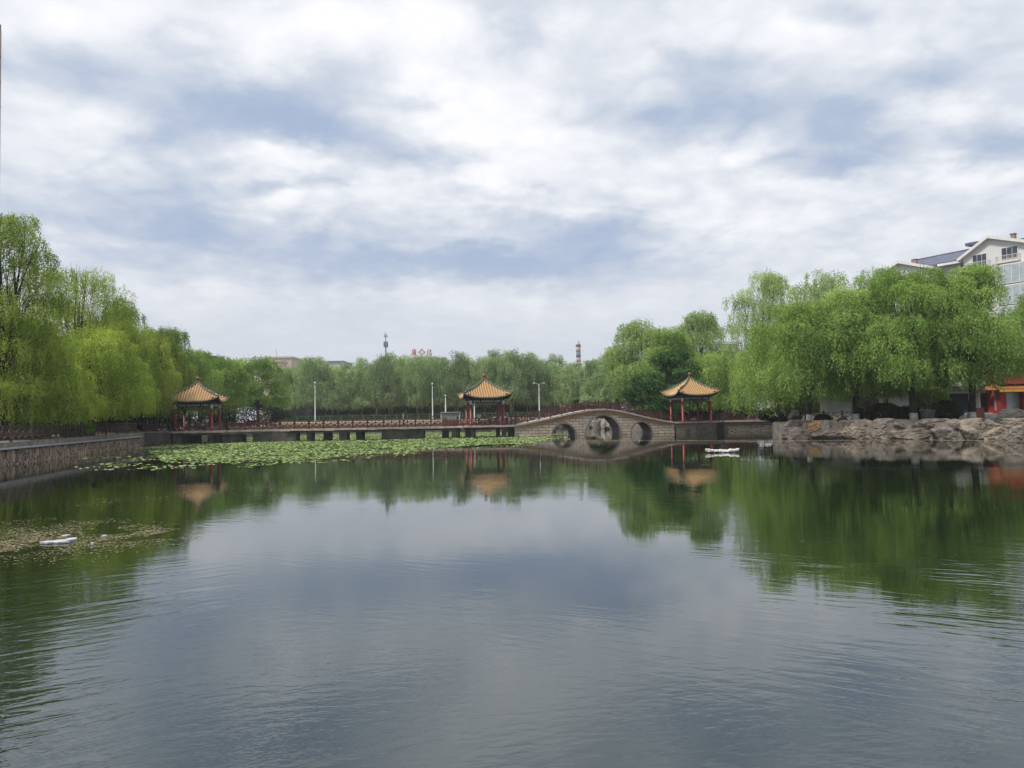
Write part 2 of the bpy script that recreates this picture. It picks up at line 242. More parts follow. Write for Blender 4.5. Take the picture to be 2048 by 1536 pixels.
M = dict(
 rail=mat('rail_paint', (.085, .028, .024), (.05, .018, .016), 6, .55),
 rail_old=mat('rail_paint_old', (.07, .042, .036), (.04, .025, .021), 6, .6),
 slab=mat('deck_stone', (.50, .40, .35), (.32, .25, .21), 2.5, .85, .03, 6),
 concrete=mat('weathered_concrete', (.13, .12, .10), (.05, .047, .04), 1.2, .9, .02, 9),
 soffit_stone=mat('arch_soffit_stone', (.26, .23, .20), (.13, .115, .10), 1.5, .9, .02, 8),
 concrete_dark=mat('dark_concrete', (.035, .034, .03), (.02, .02, .018), 1.2, .9),  # darker concrete tone for some piers and the wall recess
 coping=mat('pale_coping', (.42, .42, .43), (.3, .3, .31), 3, .8),
 kerb=mat('kerb_stone', (.23, .21, .19), (.14, .13, .115), 1.5, .9, .01),
 quay=rubblemat('rubble_wall', (.40, .29, .21), (.17, .135, .105), (.035, .028, .022), 1.9, (1, 1, .62), .06),
 retain=rubblemat('fish_scale_wall', (.19, .16, .13), (.09, .078, .065), (.2, .18, .15), 1.5, (.8, .8, 1.6), .05),
 bridge=brickmat('bridge_blocks', (.54, .44, .35), (.42, .345, .275), (.13, .105, .085), .92, .37, .028),
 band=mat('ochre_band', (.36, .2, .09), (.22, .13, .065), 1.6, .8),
 bridge_edge=mat('pale_bridge_edge', (.48, .43, .40), (.3, .27, .25), 2.5, .8, .01),
 tile=mat('golden_tile', (.50, .32, .135), (.34, .20, .08), 7, .38, spec=.5),
 tile_trough=mat('shaded_tile_pan', (.32, .185, .075), (.2, .115, .045), 7, .5),  # darker than the ribs: trough shade put into the pan colour
 ridge=mat('green_grey_ridge_tile', (.10, .13, .105), (.05, .07, .06), 5, .5),
 eave=mat('eave_tile_end', (.33, .31, .20), (.14, .15, .10), 9, .5),
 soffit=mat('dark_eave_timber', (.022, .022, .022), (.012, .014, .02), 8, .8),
 bracket=mat('painted_bracket', (.05, .08, .13), (.02, .02, .03), 9, .7),
 red=mat('red_lacquer', (.24, .026, .026), (.17, .02, .02), 3, .45),
 white=mat('white_paint', (.62, .62, .60), (.45, .45, .43), 5, .7),
 panel=mat('painted_panel', (.42, .43, .42), (.2, .22, .24), 5, .7),
 finial=mat('ochre_finial', (.26, .11, .05), (.15, .06, .03), 8, .5),
 rock=mat('brown_rock', (.25, .21, .17), (.095, .08, .065), 1.6, .95, .14, 4.5, 12),
 rock_grey=mat('grey_brown_rock', (.22, .19, .165), (.085, .075, .065), 1.8, .95, .14, 4.5, 12),
 rock_tan=mat('tan_rock', (.29, .24, .185), (.12, .10, .08), 1.8, .95, .14, 4.5, 12),
 rock_pink=mat('pinkish_rock', (.22, .18, .16), (.095, .072, .065), 1.6, .9, .08, 3, 9),
 rock_orange=mat('orange_rock', (.34, .22, .11), (.2, .13, .07), 1.5, .9, .07, 3, 9),
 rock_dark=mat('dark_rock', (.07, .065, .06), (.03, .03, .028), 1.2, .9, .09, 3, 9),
 rock_pale=mat('pale_pitted_rock', (.33, .32, .30), (.13, .125, .12), 3.5, .9, .1, 5, 9),
 ground=mat('ground_earth', (.15, .13, .09), (.08, .085, .045), .5, .95),
 plaza=mat('plaza_paving', (.30, .22, .155), (.22, .17, .12), .3, .9),
 bark=mat('dark_bark', (.035, .028, .022), (.016, .013, .011), 4, .95, .03, 12, stretch=(1, 1, .3)),
 bark_pale=mat('pale_bark', (.14, .13, .10), (.08, .075, .06), 4, .95),
 limewash=mat('limewash', (.5, .5, .48), (.28, .27, .25), 7, .9),
 metal_white=mat('white_pole_paint', (.5, .53, .52), (.4, .42, .42), 3, .5),
 steel=mat('grey_steel', (.2, .24, .30), (.12, .15, .2), 3, .5),
 sign_red=mat('sign_red', (.34, .012, .018), (.27, .01, .015), 3, .5),
 cream=mat('cream_render', (.47, .44, .36), (.42, .39, .32), .4, .85),
 render=mat('pale_grey_render', (.60, .60, .60), (.53, .53, .54), .35, .85),
 trim=mat('white_trim', (.68, .68, .66), (.6, .6, .58), 1, .7),
 glass=mat('window_glass', (.06, .075, .095), (.035, .045, .06), .6, .08, spec=.6),
 glass_pale=mat('bay_glass', (.42, .47, .50), (.28, .33, .36), 1.2, .25, spec=.6),
 blueroof=brickmat('blue_tile_roof', (.17, .18, .245), (.135, .145, .2), (.08, .085, .125), .35, .30, .05, .03, 'xy'),
 bluetrim=mat('blue_flashing', (.10, .11, .18), (.07, .08, .13), 1, .5),
 chimney=mat('chimney_brick', (.3, .19, .15), (.2, .13, .1), 3, .9),
 stack=mat('chimney_stack_paint', (.4, .36, .3), (.3, .27, .24), .3, .9),
 pink=mat('pink_render', (.50, .33, .26), (.4, .27, .21), .8, .9),
 navy=mat('navy_hoarding', (.02, .026, .045), (.014, .017, .03), .4, .8),
 shade=mat('dark_panel', (.03, .034, .034), (.018, .02, .02), .5, .8),
 gatered=mat('gate_red', (.33, .03, .022), (.24, .022, .018), 1.5, .6),
 gatetile=mat('orange_tile', (.42, .14, .06), (.25, .09, .04), 5, .5),
 yellow=mat('yellow_trim', (.62, .38, .03), (.5, .3, .03), 4, .5),
 foam=mat('white_foam', (.72, .72, .69), (.42, .41, .37), 4, .8, .02, 10),
 foam_wet=mat('grey_foam', (.5, .5, .52), (.35, .35, .37), 3, .6, .02, 10),
 blueplastic=mat('blue_plastic', (.01, .04, .45), (.01, .03, .35), 3, .35),
 board=mat('red_board', (.3, .06, .06), (.22, .04, .04), 3, .6),
 pot=mat('grey_pot', (.10, .095, .09), (.05, .05, .05), 4, .8),
 twig=mat('dry_twig', (.06, .05, .04), (.03, .025, .02), 8, .9),
 reed=mat('green_stem', (.14, .16, .05), (.09, .11, .03), 8, .8),
 skin=mat('skin', (.42, .27, .2), (.38, .24, .18), 8, .6),
 kiosk_slat=mat('dull_slat', (.3, .3, .29), (.2, .2, .2), 3, .8),
 c_white=mat('white_cloth', (.65, .65, .65), (.5, .5, .5), 8, .9),
 c_navy=mat('navy_cloth', (.03, .035, .09), (.02, .025, .06), 8, .9),
 c_dark=mat('dark_cloth', (.025, .025, .03), (.015, .015, .02), 8, .9),
 c_grey=mat('grey_cloth', (.16, .19, .19), (.11, .13, .13), 8, .9),
 c_red=mat('red_cloth', (.3, .04, .05), (.2, .03, .04), 8, .9),
 c_lilac=mat('lilac_cloth', (.2, .17, .3), (.14, .12, .22), 8, .9),
 hair=mat('dark_hair', (.015, .013, .012), (.01, .009, .008), 20, .7),
 hat=mat('pale_hat', (.6, .58, .5), (.5, .48, .42), 8, .9),
 hedge_a=leafmat('hedge_leaf', (.022, .05, .02), (.06, .11, .035), .2),
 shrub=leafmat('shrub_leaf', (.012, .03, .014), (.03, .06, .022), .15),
 shrub_yellow=leafmat('bright_shrub_leaf', (.10, .18, .03), (.2, .3, .06), .3),  # yellow-green leaf of the bright bushes
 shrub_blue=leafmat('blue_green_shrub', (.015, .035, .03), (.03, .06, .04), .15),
 will_l=leafmat('willow_yellow_green', (0.165, 0.25, 0.040), (0.48, 0.58, 0.13), .40),
 will_l2=leafmat('willow_olive_green', (0.135, 0.215, 0.035), (0.415, 0.504, 0.113), .40),
 will_r=leafmat('willow_mid_green', (0.123, 0.215, 0.057), (0.381, 0.526, 0.159), .40),
 will_r2=leafmat('willow_deep_green', (0.096, 0.177, 0.045), (0.314, 0.451, 0.125), .40),
 will_p=leafmat('willow_pale_green', (0.168, 0.268, 0.091), (0.449, 0.569, 0.239), .40),
 will_f=leafmat('willow_far_green', (0.166, 0.257, 0.129), (0.397, 0.514, 0.284), .4),
 will_f2=leafmat('willow_far_pale', (0.192, 0.294, 0.129), (0.461, 0.575, 0.310), .4),
 will_f3=leafmat('willow_far_olive', (0.128, 0.184, 0.104), (0.307, 0.391, 0.220), .4),
 maple=leafmat('broadleaf_dark_green', (.035, .09, .03), (.10, .2, .06), .25),
)
def padmat():
    m = leafmat('lily_leaf', (.085, .14, .045), (.29, .38, .15), .1); return m
M['pad'] = padmat()
M['pad_brown'] = leafmat('old_lily_leaf', (.10, .06, .03), (.22, .16, .08), .1)
M['scum'] = leafmat('drift_bits', (.10, .085, .04), (.33, .29, .2), .05)

# ------------------------------------------------------------------ setting: ground, banks, water
ZG = 1.5
qa = Vector((-33.8, 50.8)); qb = Vector((-41.7, 86.0)); qd = (qb-qa).normalized(); qn = Vector((-qd.y, qd.x))   # qn points away from the lake
q0 = qa-qd*50.8
right_wall = [at(1352, 104.2), at(1432, 105.6), at(1446, 108.0), at(1552, 109.0)]
lake = [(q0.x, 1.2), (66, 1.2), (66, 50), (44.5, 63), (26.9, 77.0), (26.6, 79), (right_wall[3].x, 109.0), (right_wall[2].x, 108.0), (right_wall[1].x, 105.6),
        (right_wall[0].x, 104.2), (21.6, 108), (20, 112), (19, 126), (16, 165), (-3, 168), (-12, 141), (-42, 133), (-44, 120), (-44, 104), (-43, 99.5), (-41.2, 97.6), (-41.2, 93.0), (-43.7, 91.6), (qb.x, qb.y)]
BIG = 880
def fill(outer, hole, z, name, m):
    pl = [[Vector((*p, z)) for p in outer]]+([[Vector((*p, z)) for p in hole]] if hole else [])
    tri = geometry.tessellate_polygon(pl); vs = [p for l_ in pl for p in l_]
    b = MB(); b.add(vs, [tuple(t) for t in tri]); o = b.build(name, m); return o
g = fill([(-BIG, -60), (BIG, -60), (BIG, BIG), (-BIG, BIG)], lake, ZG, 'ground', M['ground'])
bm = bmesh.new(); bm.from_mesh(g.data); bmesh.ops.recalc_face_normals(bm, faces=bm.faces)
if sum(f_.normal.z for f_ in bm.faces) < 0: bmesh.ops.reverse_faces(bm, faces=bm.faces)
bm.to_mesh(g.data); bm.free(); tag(g, kind='structure')
b = MB()
for i in range(len(lake)):
    p, q = lake[i], lake[(i+1) % len(lake)]
    b.add([(*p, -1.5), (*q, -1.5), (*q, ZG), (*p, ZG)], [(0, 1, 2, 3)])
tag(b.build('lake_bank', M['soffit_stone']), kind='structure')
b = MB()   # raised plaza beyond the lake
b.add([(-400, 172, ZG+.004), (400, 172, ZG+.004), (400, 176, 2.25), (-400, 176, 2.25), (400, 860, 2.25), (-400, 860, 2.25)], [(0, 1, 2, 3), (3, 2, 4, 5)])
tag(b.build('plaza', M['plaza']), kind='structure')
b = MB(); b.add([(-150, 143, ZG+.006), (22, 170, ZG+.006), (60, 172, ZG+.006), (-150, 172, ZG+.006)], [(0, 1, 2, 3)])
tag(b.build('lakeside_path', M['plaza']), kind='structure')

def watermat():
    m = bpy.data.materials.new('lake_water'); m.use_nodes = True; t = m.node_tree; b = t.nodes['Principled BSDF']
    b.inputs['Base Color'].default_value = (.006, .011, .005, 1); b.inputs['Roughness'].default_value = .0; b.inputs['IOR'].default_value = 2.0; b.inputs['Specular Tint'].default_value = (.74, .88, 1, 1)
    b.inputs['Specular IOR Level'].default_value = .5
    tcn = t.nodes.new('ShaderNodeTexCoord'); lk = t.links.new
    def N(scale, stretch, rot, det=2, off=0, rough=.5, dist=0):
        mp = t.nodes.new('ShaderNodeMapping'); mp.inputs['Scale'].default_value = (scale*stretch[0], scale*stretch[1], 1); mp.inputs['Location'].default_value = (off, off*.7, 0)
        r0 = t.nodes.new('ShaderNodeVectorRotate'); r0.rotation_type = 'Z_AXIS'; r0.inputs['Angle'].default_value = R(rot); lk(tcn.outputs['Object'], r0.inputs[0]); lk(r0.outputs[0], mp.inputs[0])
        n = t.nodes.new('ShaderNodeTexNoise'); n.inputs['Scale'].default_value = 1; n.inputs['Detail'].default_value = det; n.inputs['Roughness'].default_value = rough; n.inputs['Distortion'].default_value = dist
        lk(mp.outputs[0], n.inputs['Vector']); return n.outputs['Fac']
    def MA(op, a, b_=None, c=None):
        n = t.nodes.new('ShaderNodeMath'); n.operation = op
        for i, v in enumerate((a, b_, c)):
            if v is None: continue
            if isinstance(v, (int, float)): n.inputs[i].default_value = v
            else: lk(v, n.inputs[i])
        return n.outputs[0]
    def MR(v, a, b_, c=0, d=1):
        n = t.nodes.new('ShaderNodeMapRange'); n.interpolation_type = 'SMOOTHSTEP'; lk(v, n.inputs[0])
        for i, q in enumerate((a, b_, c, d)): n.inputs[i+1].default_value = q
        return n.outputs[0]
    # crests run roughly left-right with a slight diagonal; two ripple fields plus a fine one, each in its own patches
    h1 = MA('MULTIPLY', N(6.5, (.4, 1), -8, 3, 0, .5, .3), .0085)
    h2 = MA('MULTIPLY', N(4.6, (.2, 1), -36, 3, 5, .45, .5), .024)
    h3 = MA('MULTIPLY', N(5.2, (.24, 1), 30, 3, 15, .45, .4), .019)
    h4 = MA('MULTIPLY', N(14., (.5, 1), 3, 3, 25, .55), .0024)
    m1 = MR(N(.07, (.5, 1), 15, 3, 3, .55, .6), .42, .64, .10, 1)
    s_ = t.nodes.new('ShaderNodeSeparateXYZ'); lk(tcn.outputs['Object'], s_.inputs[0])
    left = MA('MULTIPLY', MR(MA('MULTIPLY_ADD', s_.outputs[1], .36, s_.outputs[0]), 1.2, -1.6, 0, 1), MR(s_.outputs[1], 17, 12, 0, 1))      # ripples fanning from the left shore
    rgt = MA('MULTIPLY', MR(MA('MULTIPLY_ADD', s_.outputs[1], -.2, s_.outputs[0]), -.5, 2.0, 0, 1), MR(s_.outputs[1], 18, 13, 0, 1))
    m2 = MA('ADD', MR(N(.2, (.6, 1), -20, 2, 9, .5), .5, .7, 0, .35), MA('MULTIPLY', MA('MULTIPLY', left, MR(N(.5, (.5, 1), -30, 2, 39, .5), .35, .6, .35, 1)), 2.1))
    m3 = MA('ADD', MR(N(.16, (.6, 1), 25, 2, 19, .5), .46, .66, .05, .8), MA('MULTIPLY', rgt, MR(N(.4, (.5, 1), 30, 2, 49, .5), .40, .62, .25, 2.1)))
    m4 = MR(N(.3, (.5, 1), 5, 3, 29, .55), .42, .6, .25, 1.1)
    near = MR(s_.outputs[1], 15, 7, 1, 2.2); h1 = MA('MULTIPLY', h1, near); h4 = MA('MULTIPLY', h4, near)
    tot = MA('ADD', MA('ADD', MA('MULTIPLY', h1, m1), MA('MULTIPLY', h2, m2)), MA('ADD', MA('MULTIPLY', h3, m3), MA('MULTIPLY', h4, m4)))
    tot = MA('MULTIPLY', tot, MR(s_.outputs[1], 55, 20, .45, 1))
    bp = t.nodes.new('ShaderNodeBump'); bp.inputs['Strength'].default_value = 1; bp.inputs['Distance'].default_value = WAVE; lk(tot, bp.inputs['Height']); lk(bp.outputs[0], b.inputs['Normal'])
    return m
WAVE = .27
b = MB(); b.add([(-70, -30, 0), (90, -30, 0), (90, 185, 0), (-70, 185, 0)], [(0, 1, 2, 3)])
tag(b.build('water', watermat()), kind='structure')

# ------------------------------------------------------------------ quay wall on the left
def strip(b, a, c, n, o0, o1, z0, z1):
    """box along a->c between offsets o0 and o1 on the n side"""
    pts = [a+n*o0, c+n*o0, c+n*o1, a+n*o1]; b.prism([(p.x, p.y) for p in pts], z0, z1)
qw = thing('quay_wall', 'rubble stone quay wall with pale coping along the left shore', 'wall', (qa.x, qa.y, 0))
b = MB(); strip(b, q0, qb, qn, -.12, .35, -1.2, 1.06); b.build('stone_face', M['quay'], qw, world=True)
b = MB(); strip(b, q0, qb+qd*.35, qn, -.38, .3, 1.063, 1.16); b.build('coping', M['coping'], qw, world=True)
b = MB(); strip(b, q0, qb+qd*.1, qn, .05, .6, 1.163, 1.5+.03); b.build('kerb', M['kerb'], qw, world=True)
# return wall from the quay corner to the boardwalk and under the left end
b = MB()
pts = [Vector((qb.x-.3, qb.y+.1)), Vector((-43.8, 91.5)), Vector((-41.2, 92.9)), Vector((-41.2, 97))]
for p, q in zip(pts, pts[1:]):
    d = (q-p).normalized(); n = Vector((-d.y, d.x)); strip(b, p, q, n, -.1, .3, -1.2, 1.42)
rw0 = thing('corner_retaining_wall', 'dark concrete retaining wall between quay corner and left pavilion', 'wall', (-42, 91, 0))
b.build('wall_face', M['concrete'], rw0, world=True)

# ------------------------------------------------------------------ railings
def railing(path, label, group, m, hgt=.95, bay=1.9, cells=2, post=1.18, name='railing'):
    root = thing(name, label, 'railing', tuple(path[0]), 0, group)
    pm = MB(); hw = .075; pm.box(-hw, hw, -hw, hw, 0, post); pm.box(-hw-.02, hw+.02, -hw-.02, hw+.02, post-.12, post-.07); pm.box(-.05, .05, -.05, .05, post, post+.05)
    first = None; pts = []
    for a, c in zip(path, path[1:]):
        a = Vector(a); c = Vector(c); n = max(1, round((c-a).length/bay))
        pts += [a.lerp(c, i/n) for i in range(n)]
    pts.append(Vector(path[-1]))
    for i, p in enumerate(pts):
        if first is None: first = pm.build('post', m, root); o = first
        else: o = bpy.data.objects.new('post', first.data); COL.objects.link(o); o.parent = root
        o.location = p-Vector(path[0])
    for a, c in zip(pts, pts[1:]):
        b = MB(); d = c-a; h = Vector((d.x, d.y, 0)).normalized(); a2 = a+d*(.08/d.length); c2 = c-d*(.08/d.length)
        U = Vector((0, 0, 1))
        for z, wd in ((hgt, .075), (hgt-.2, .05), (.14, .06)): b.bar(a2+U*z, c2+U*z, .05, wd)
        for k in range(cells):
            p = a2.lerp(c2, k/cells); q = a2.lerp(c2, (k+1)/cells); mid = (p+q)/2
            b.bar(p+U*.16, q+U*(hgt-.22), .05, .06); b.bar(p+U*(hgt-.22), q+U*.16, .05, .06)
            if k: b.bar(p+U*.14, p+U*hgt, .05, .065)
            b.bar(mid+U*(hgt-.2), mid+U*hgt, .03, .05)
            z1 = (hgt-.06)/2; 
            b.bar(p.lerp(q, .28)+U*z1, mid+U*(z1+.2), .03, .035); b.bar(mid+U*(z1+.2), p.lerp(q, .72)+U*z1, .03, .035)
            b.bar(p.lerp(q, .28)+U*z1, mid+U*(z1-.2), .03, .035); b.bar(mid+U*(z1-.2), p.lerp(q, .72)+U*z1, .03, .035)
        b.build('lattice_panel', m, root, world=True)
    return root
def p3(v2, z): return Vector((v2.x, v2.y, z))
RG = 'red brown lattice railings round the lake'
railing([p3(q0+qn*.3+qd*20, ZG+.03), p3(qb+qn*.3-qd*.1, ZG+.03)], 'dark brown lattice railing on top of the rubble stone quay wall at left', RG, M['rail_old'], 1.08, 3.7, 3, 1.25)

# ------------------------------------------------------------------ boardwalk
TH = R(11)
ZD = 1.5
fe = [at(285, 91.6, ZD), at(338, 93.0, ZD), at(346, 92.3, ZD), at(440, 93.4, ZD), at(452, 94.6, ZD), at(560, 96.6, ZD), at(735, 95.6, ZD), at(862, 98.2, ZD), at(922, 98.4, ZD), at(926, 97.7, ZD), at(1029, 98.9, ZD)]
be = [at(285, 94.6, ZD), at(338, 96.0, ZD), at(360, 99.3, ZD), at(455, 100.2, ZD), at(458, 97.4, ZD), at(560, 99.4, ZD), at(735, 98.4, ZD), at(862, 101.0, ZD), at(915, 101.2, ZD), at(916, 104.0, ZD), at(1024, 104.6, ZD)]
bw = thing('boardwalk', 'long low zigzag stone footbridge on concrete piers left of the arched bridge', 'footbridge', (fe[5].x, fe[5].y, 0))
b = MB(); rnd = random.Random(3)
poly = [(p.x, p.y) for p in fe]+[(p.x, p.y) for p in be[::-1]]
n = len(poly); tri = geometry.tessellate_polygon([[Vector((x, y, 0)) for x, y in poly]])
b.add([(x, y, ZD) for x, y in poly]+[(x, y, ZD-.2) for x, y in poly], [tuple(t) for t in tri]+[tuple(i+n for i in t[::-1]) for t in tri]+[(i, i+n, (i+1) % n+n, (i+1) % n) for i in range(n)])
b.build('deck_slab', M['slab'], bw, world=True)
b = MB()    # rough front lip of the slab
for p, q in zip(fe, fe[1:]):
    L_ = (q-p).length; k = max(1, int(L_/1.3)); n_ = Vector((q.y-p.y, p.x-q.x, 0)).normalized()
    for i in range(k):
        a = p.lerp(q, i/k+.004); c = p.lerp(q, (i+1)/k-.004); dp = .08+.07*rnd.random(); zz_ = .01+.02*rnd.random()
        b.prism([((a+n_*dp).x, (a+n_*dp).y), ((c+n_*(dp+.04*rnd.random())).x, (c+n_*dp).y), (c.x, c.y), (a.x, a.y)], ZD-.16-.08*rnd.random(), ZD+.012+zz_)
b.build('stone_lip', M['slab'], bw, world=True)
b = MB()    # edge beams below the slab
def fy(x):
    for p, q in zip(fe, fe[1:]):
        a = proj(p)[0]; c = proj(q)[0]
        if a <= x <= c: return p.lerp(q, (x-a)/max(c-a, .01)).y
    return fe[-1].y
def hbox(b, x0, x1, d0, d1, z0, z1):
    a = at(x0, fy(x0)+d0, ZD); c = at(x1, fy(x1)+d0, ZD); c2 = Vector((c.x, fy(x1)+d1)); a2 = Vector((a.x, fy(x0)+d1))
    b.prism([(a.x, a.y), (c.x, c.y), (c2.x, c2.y), (a2.x, a2.y)], z0, z1)
for x0, x1 in ((346, 440), (441, 560), (560, 735), (735, 862), (862, 918)): hbox(b, x0, x1, .25, .65, 1.02, 1.29)
for x0, x1 in ((346, 440), (452, 560), (560, 735), (735, 862), (862, 918)): hbox(b, x0, x1, 2.2, 2.5, 1.02, 1.29)
hbox(b, 928, 1028, .45, .85, 1.0, 1.29); hbox(b, 928, 1026, 4.6, 5.0, 1.0, 1.29)
b.build('edge_beam', M['concrete'], bw, world=True)
for x0, x1, m_ in ((346, 362, 'concrete'), (364, 377, 'concrete_dark'), (415, 427, 'concrete'), (431, 441, 'concrete_dark'), (445, 482, 'concrete'), (505, 592, 'concrete'),
               (613, 622, 'concrete'), (647, 658, 'concrete_dark'), (678, 693, 'concrete'), (712, 724, 'concrete_dark'), (763, 847, 'concrete'),
               (884, 895, 'concrete_dark'), (903, 918, 'concrete'), (930, 939, 'concrete_dark'), (941, 948, 'concrete'), (992, 999, 'concrete_dark'), (1003, 1012, 'concrete'), (1015, 1026, 'concrete_dark')):
    b = MB(); dd = 4.3 if x0 > 925 or x0 < 440 else 2.3; hbox(b, x0, x1, .32, dd, -1, 1.288); b.build('pier', M[m_], bw, world=True)
fr = [Vector((p.x, p.y+.22, ZD+.02)) for p in fe]
br_ = [Vector((p.x, p.y-.22, ZD+.02)) for p in be]
railing(fr[:3], 'short dark lattice railing between the quay corner and the left pavilion', RG, M['rail_old'], .92, 1.9)
railing(fr[2:5], 'lattice railing across the front of the left pavilion', RG, M['rail'], .9, 1.75)
railing(fr[4:9], 'long front lattice railing of the boardwalk between left and middle pavilions', RG, M['rail'], .9, 1.85)
railing(br_[4:9], 'long rear lattice railing of the boardwalk between left and middle pavilions', RG, M['rail'], .9, 1.85)
railing(fr[9:], 'lattice railing across the front of the middle pavilion', RG, M['rail'], .88, 1.65)
railing([br_[9], br_[10]], 'rear lattice railing behind the middle pavilion', RG, M['rail'], .9, 1.8)
railing([br_[2], br_[3]], 'rear lattice railing behind the left pavilion', RG, M['rail_old'], .9, 1.8)

# ------------------------------------------------------------------ pavilions
def make_pavilion(loc, label):
    A = 2.1                      # half column spacing
    root = thing('pavilion', label, 'pavilion', loc, TH, 'golden roofed lake pavilions')
    for sx, sy in ((-1, -1), (1, -1), (1, 1), (-1, 1)):
        c = MB().lathe([(.19, 0), (.19, .12), (.165, .14), (.16, 2.72)], (sx*A, sy*A, 0), 14).build('column', M['red'], root, True)
        MB().lathe([(.163, 2.722), (.163, 3.22)], (sx*A, sy*A, 0), 14).build('painted_collar', M['white'], c, True)
    # beams
    for k in range(4):
        Rm = Matrix.Rotation(k*math.pi/2, 3, 'Z')
        def rb(x0, x1, y0, y1, z0, z1, b):
            b.add([Rm @ Vector(v) for v in [(x0,y0,z0),(x1,y0,z0),(x1,y1,z0),(x0,y1,z0),(x0,y0,z1),(x1,y0,z1),(x1,y1,z1),(x0,y1,z1)]],
                  [(3,2,1,0),(4,5,6,7),(0,1,5,4),(1,2,6,5),(2,3,7,6),(3,0,4,7)])
        b = MB(); rb(-A+.14, A-.14, -A-.1, -A+.1, 3.0, 3.26, b); rb(-A-.2, A+.2, -A-.13, -A+.13, 3.262, 3.46, b); o = b.build('beam', M['bracket'], root)
        b = MB(); rb(-.75, .75, -A-.125, -A-.102, 3.04, 3.22, b); rb(-1.75, -.95, -A-.12, -A-.102, 3.05, 3.21, b); rb(.95, 1.75, -A-.12, -A-.102, 3.05, 3.21, b)
        b.build('painted_panel', M['panel'], o)
        b = MB()
        for i in range(13): 
            x = -A+.3+i*(2*A-.6)/12; rb(x-.07, x+.07, -A-.32, -A+.1, 3.462, 3.6, b)
        b.build('bracket_row', M['bracket'], root)
        b = MB()      # hanging lattice
        rb(-A+.16, A-.16, -A-.02, -A+.02, 2.93, 2.98, b); rb(-A+.16, A-.16, -A-.02, -A+.02, 2.62, 2.66, b); rb(-A+.16, A-.16, -A-.018, -A+.018, 2.78, 2.81, b)
        for i in range(16):
            x = -A+.25+i*(2*A-.5)/15; rb(x-.014, x+.014, -A-.016, -A+.016, 2.661, 2.929, b)
        for s in (-1, 1):
            rb(s*(A-.55)-.015, s*(A-.55)+.015, -A-.016, -A+.016, 2.3, 2.619, b); rb(min(s*(A-.55), s*(A-.17)), max(s*(A-.55), s*(A-.17)), -A-.015, -A+.015, 2.42, 2.45, b)
            rb(s*(A-.36)-.013, s*(A-.36)+.013, -A-.014, -A+.014, 2.3, 2.419, b)
        b.build('hanging_lattice', M['rail'], root)
    # roof
    We, Zap, Dm, Dc = 3.0, 6.12, 2.52, 1.98
    def Z(x, s):
        v = min(1, abs(x)/max(We*s, 1e-3)); return Zap-(Dm+(Dc-Dm)*(v**3)*s)*s**.8
    def Wd(s, v): return We*s*(1+.035*s*abs(v)**3)
    N_ = 14; K = 24
    pans = MB(); ribs = MB(); endsl = []; ridge = MB(); under = MB(); raft = MB()
    for k in range(4):
        Rm = Matrix.Rotation(k*math.pi/2, 3, 'Z'); ends = MB(); endsl.append(ends)
        vs = []
        for i in range(N_+1):
            s = .02+.98*i/N_
            for j in range(K+1):
                v = -1+2*j/K; x = Wd(s, v)*v; y = -Wd(s, v); vs.append(Rm @ Vector((x, y, Z(v*We*s, s))))
        pans.add(vs, [(i*(K+1)+j, (i+1)*(K+1)+j, (i+1)*(K+1)+j+1, i*(K+1)+j+1) for i in range(N_) for j in range(K)])
        vs = [Rm @ Vector((Wd(s, v)*v, -Wd(s, v), Z(v*We*s, s)-.13)) for s in (.3, .65, 1) for v in [-1+2*j/K for j in range(K+1)]]
        under.add(vs, [(i*(K+1)+j+1, (i+1)*(K+1)+j+1, (i+1)*(K+1)+j, i*(K+1)+j) for i in range(2) for j in range(K)])
        vs = [Rm @ Vector((Wd(1, v)*v*q, -Wd(1, v)*q, Z(v*We, 1)+dz)) for dz, q in ((0, 1), (-.13, 1)) for v in [-1+2*j/K for j in range(K+1)]]
        under.add(vs, [(j, (K+1)+j, (K+1)+j+1, j+1) for j in range(K)])
        nr = 19
        for i in range(nr):
            x = -We*.97+i*2*We*.97/(nr-1); s0 = min(.98, max(.05, abs(x)/We+.02)); pts = []
            m = max(2, int((1-s0)*9)+2)
            for q in range(m):
                s = s0+(1.0-s0)*q/(m-1); v = x/(We*s); pts.append(Rm @ Vector((x*(1+.035*s*abs(v)**3), -Wd(s, min(1, abs(v)))-(.05 if q == m-1 else 0), Z(x, s)+.02)))
            ribs.tube(pts, .085, 6)
            e_ = pts[-1]; o_ = Rm @ Vector((0, -1, 0)); ends.tube([e_+o_*.0, e_+o_*.035], .075, 8)
            e2 = e_+Vector((0, 0, -.13)); raft.bar(e2-o_*.9+Vector((0, 0, .05)), e2-o_*.04, .07, .08)
        for i in range(nr-1):
            x = -We*.97+(i+.5)*2*We*.97/(nr-1); v = x/We; p = Rm @ Vector((x*(1+.035*abs(v)**3), -Wd(1, abs(v))-.02, Z(x, 1)-.05)); o_ = Rm @ Vector((0, -1, 0)); ends.bar(p, p+o_*.03, .1, .13)
        pts = []
        for q in range(13):
            s = .03+.97*q/12; pts.append(Rm @ Vector((-Wd(s, 1), -Wd(s, 1), Z(We*s, s)+.09)))
        ridge.tube(pts, [.1]*13, 7); ridge.tube([p+Vector((0, 0, .1)) for p in pts[:10]], [.06]*10, 6)
        d = (pts[-1]-pts[-2]).normalized(); ridge.tube([pts[-1], pts[-1]+d*.18+Vector((0, 0, .07)), pts[-1]+d*.28+Vector((0, 0, .2))], [.09, .06, .02], 6)
        for q in (8, 9, 10): ridge.tube([pts[q]+Vector((0, 0, .12)), pts[q]+Vector((0, 0, .34))], [.07, .03], 6)
    rf = pans.build('roof', M['tile_trough'], root, True)
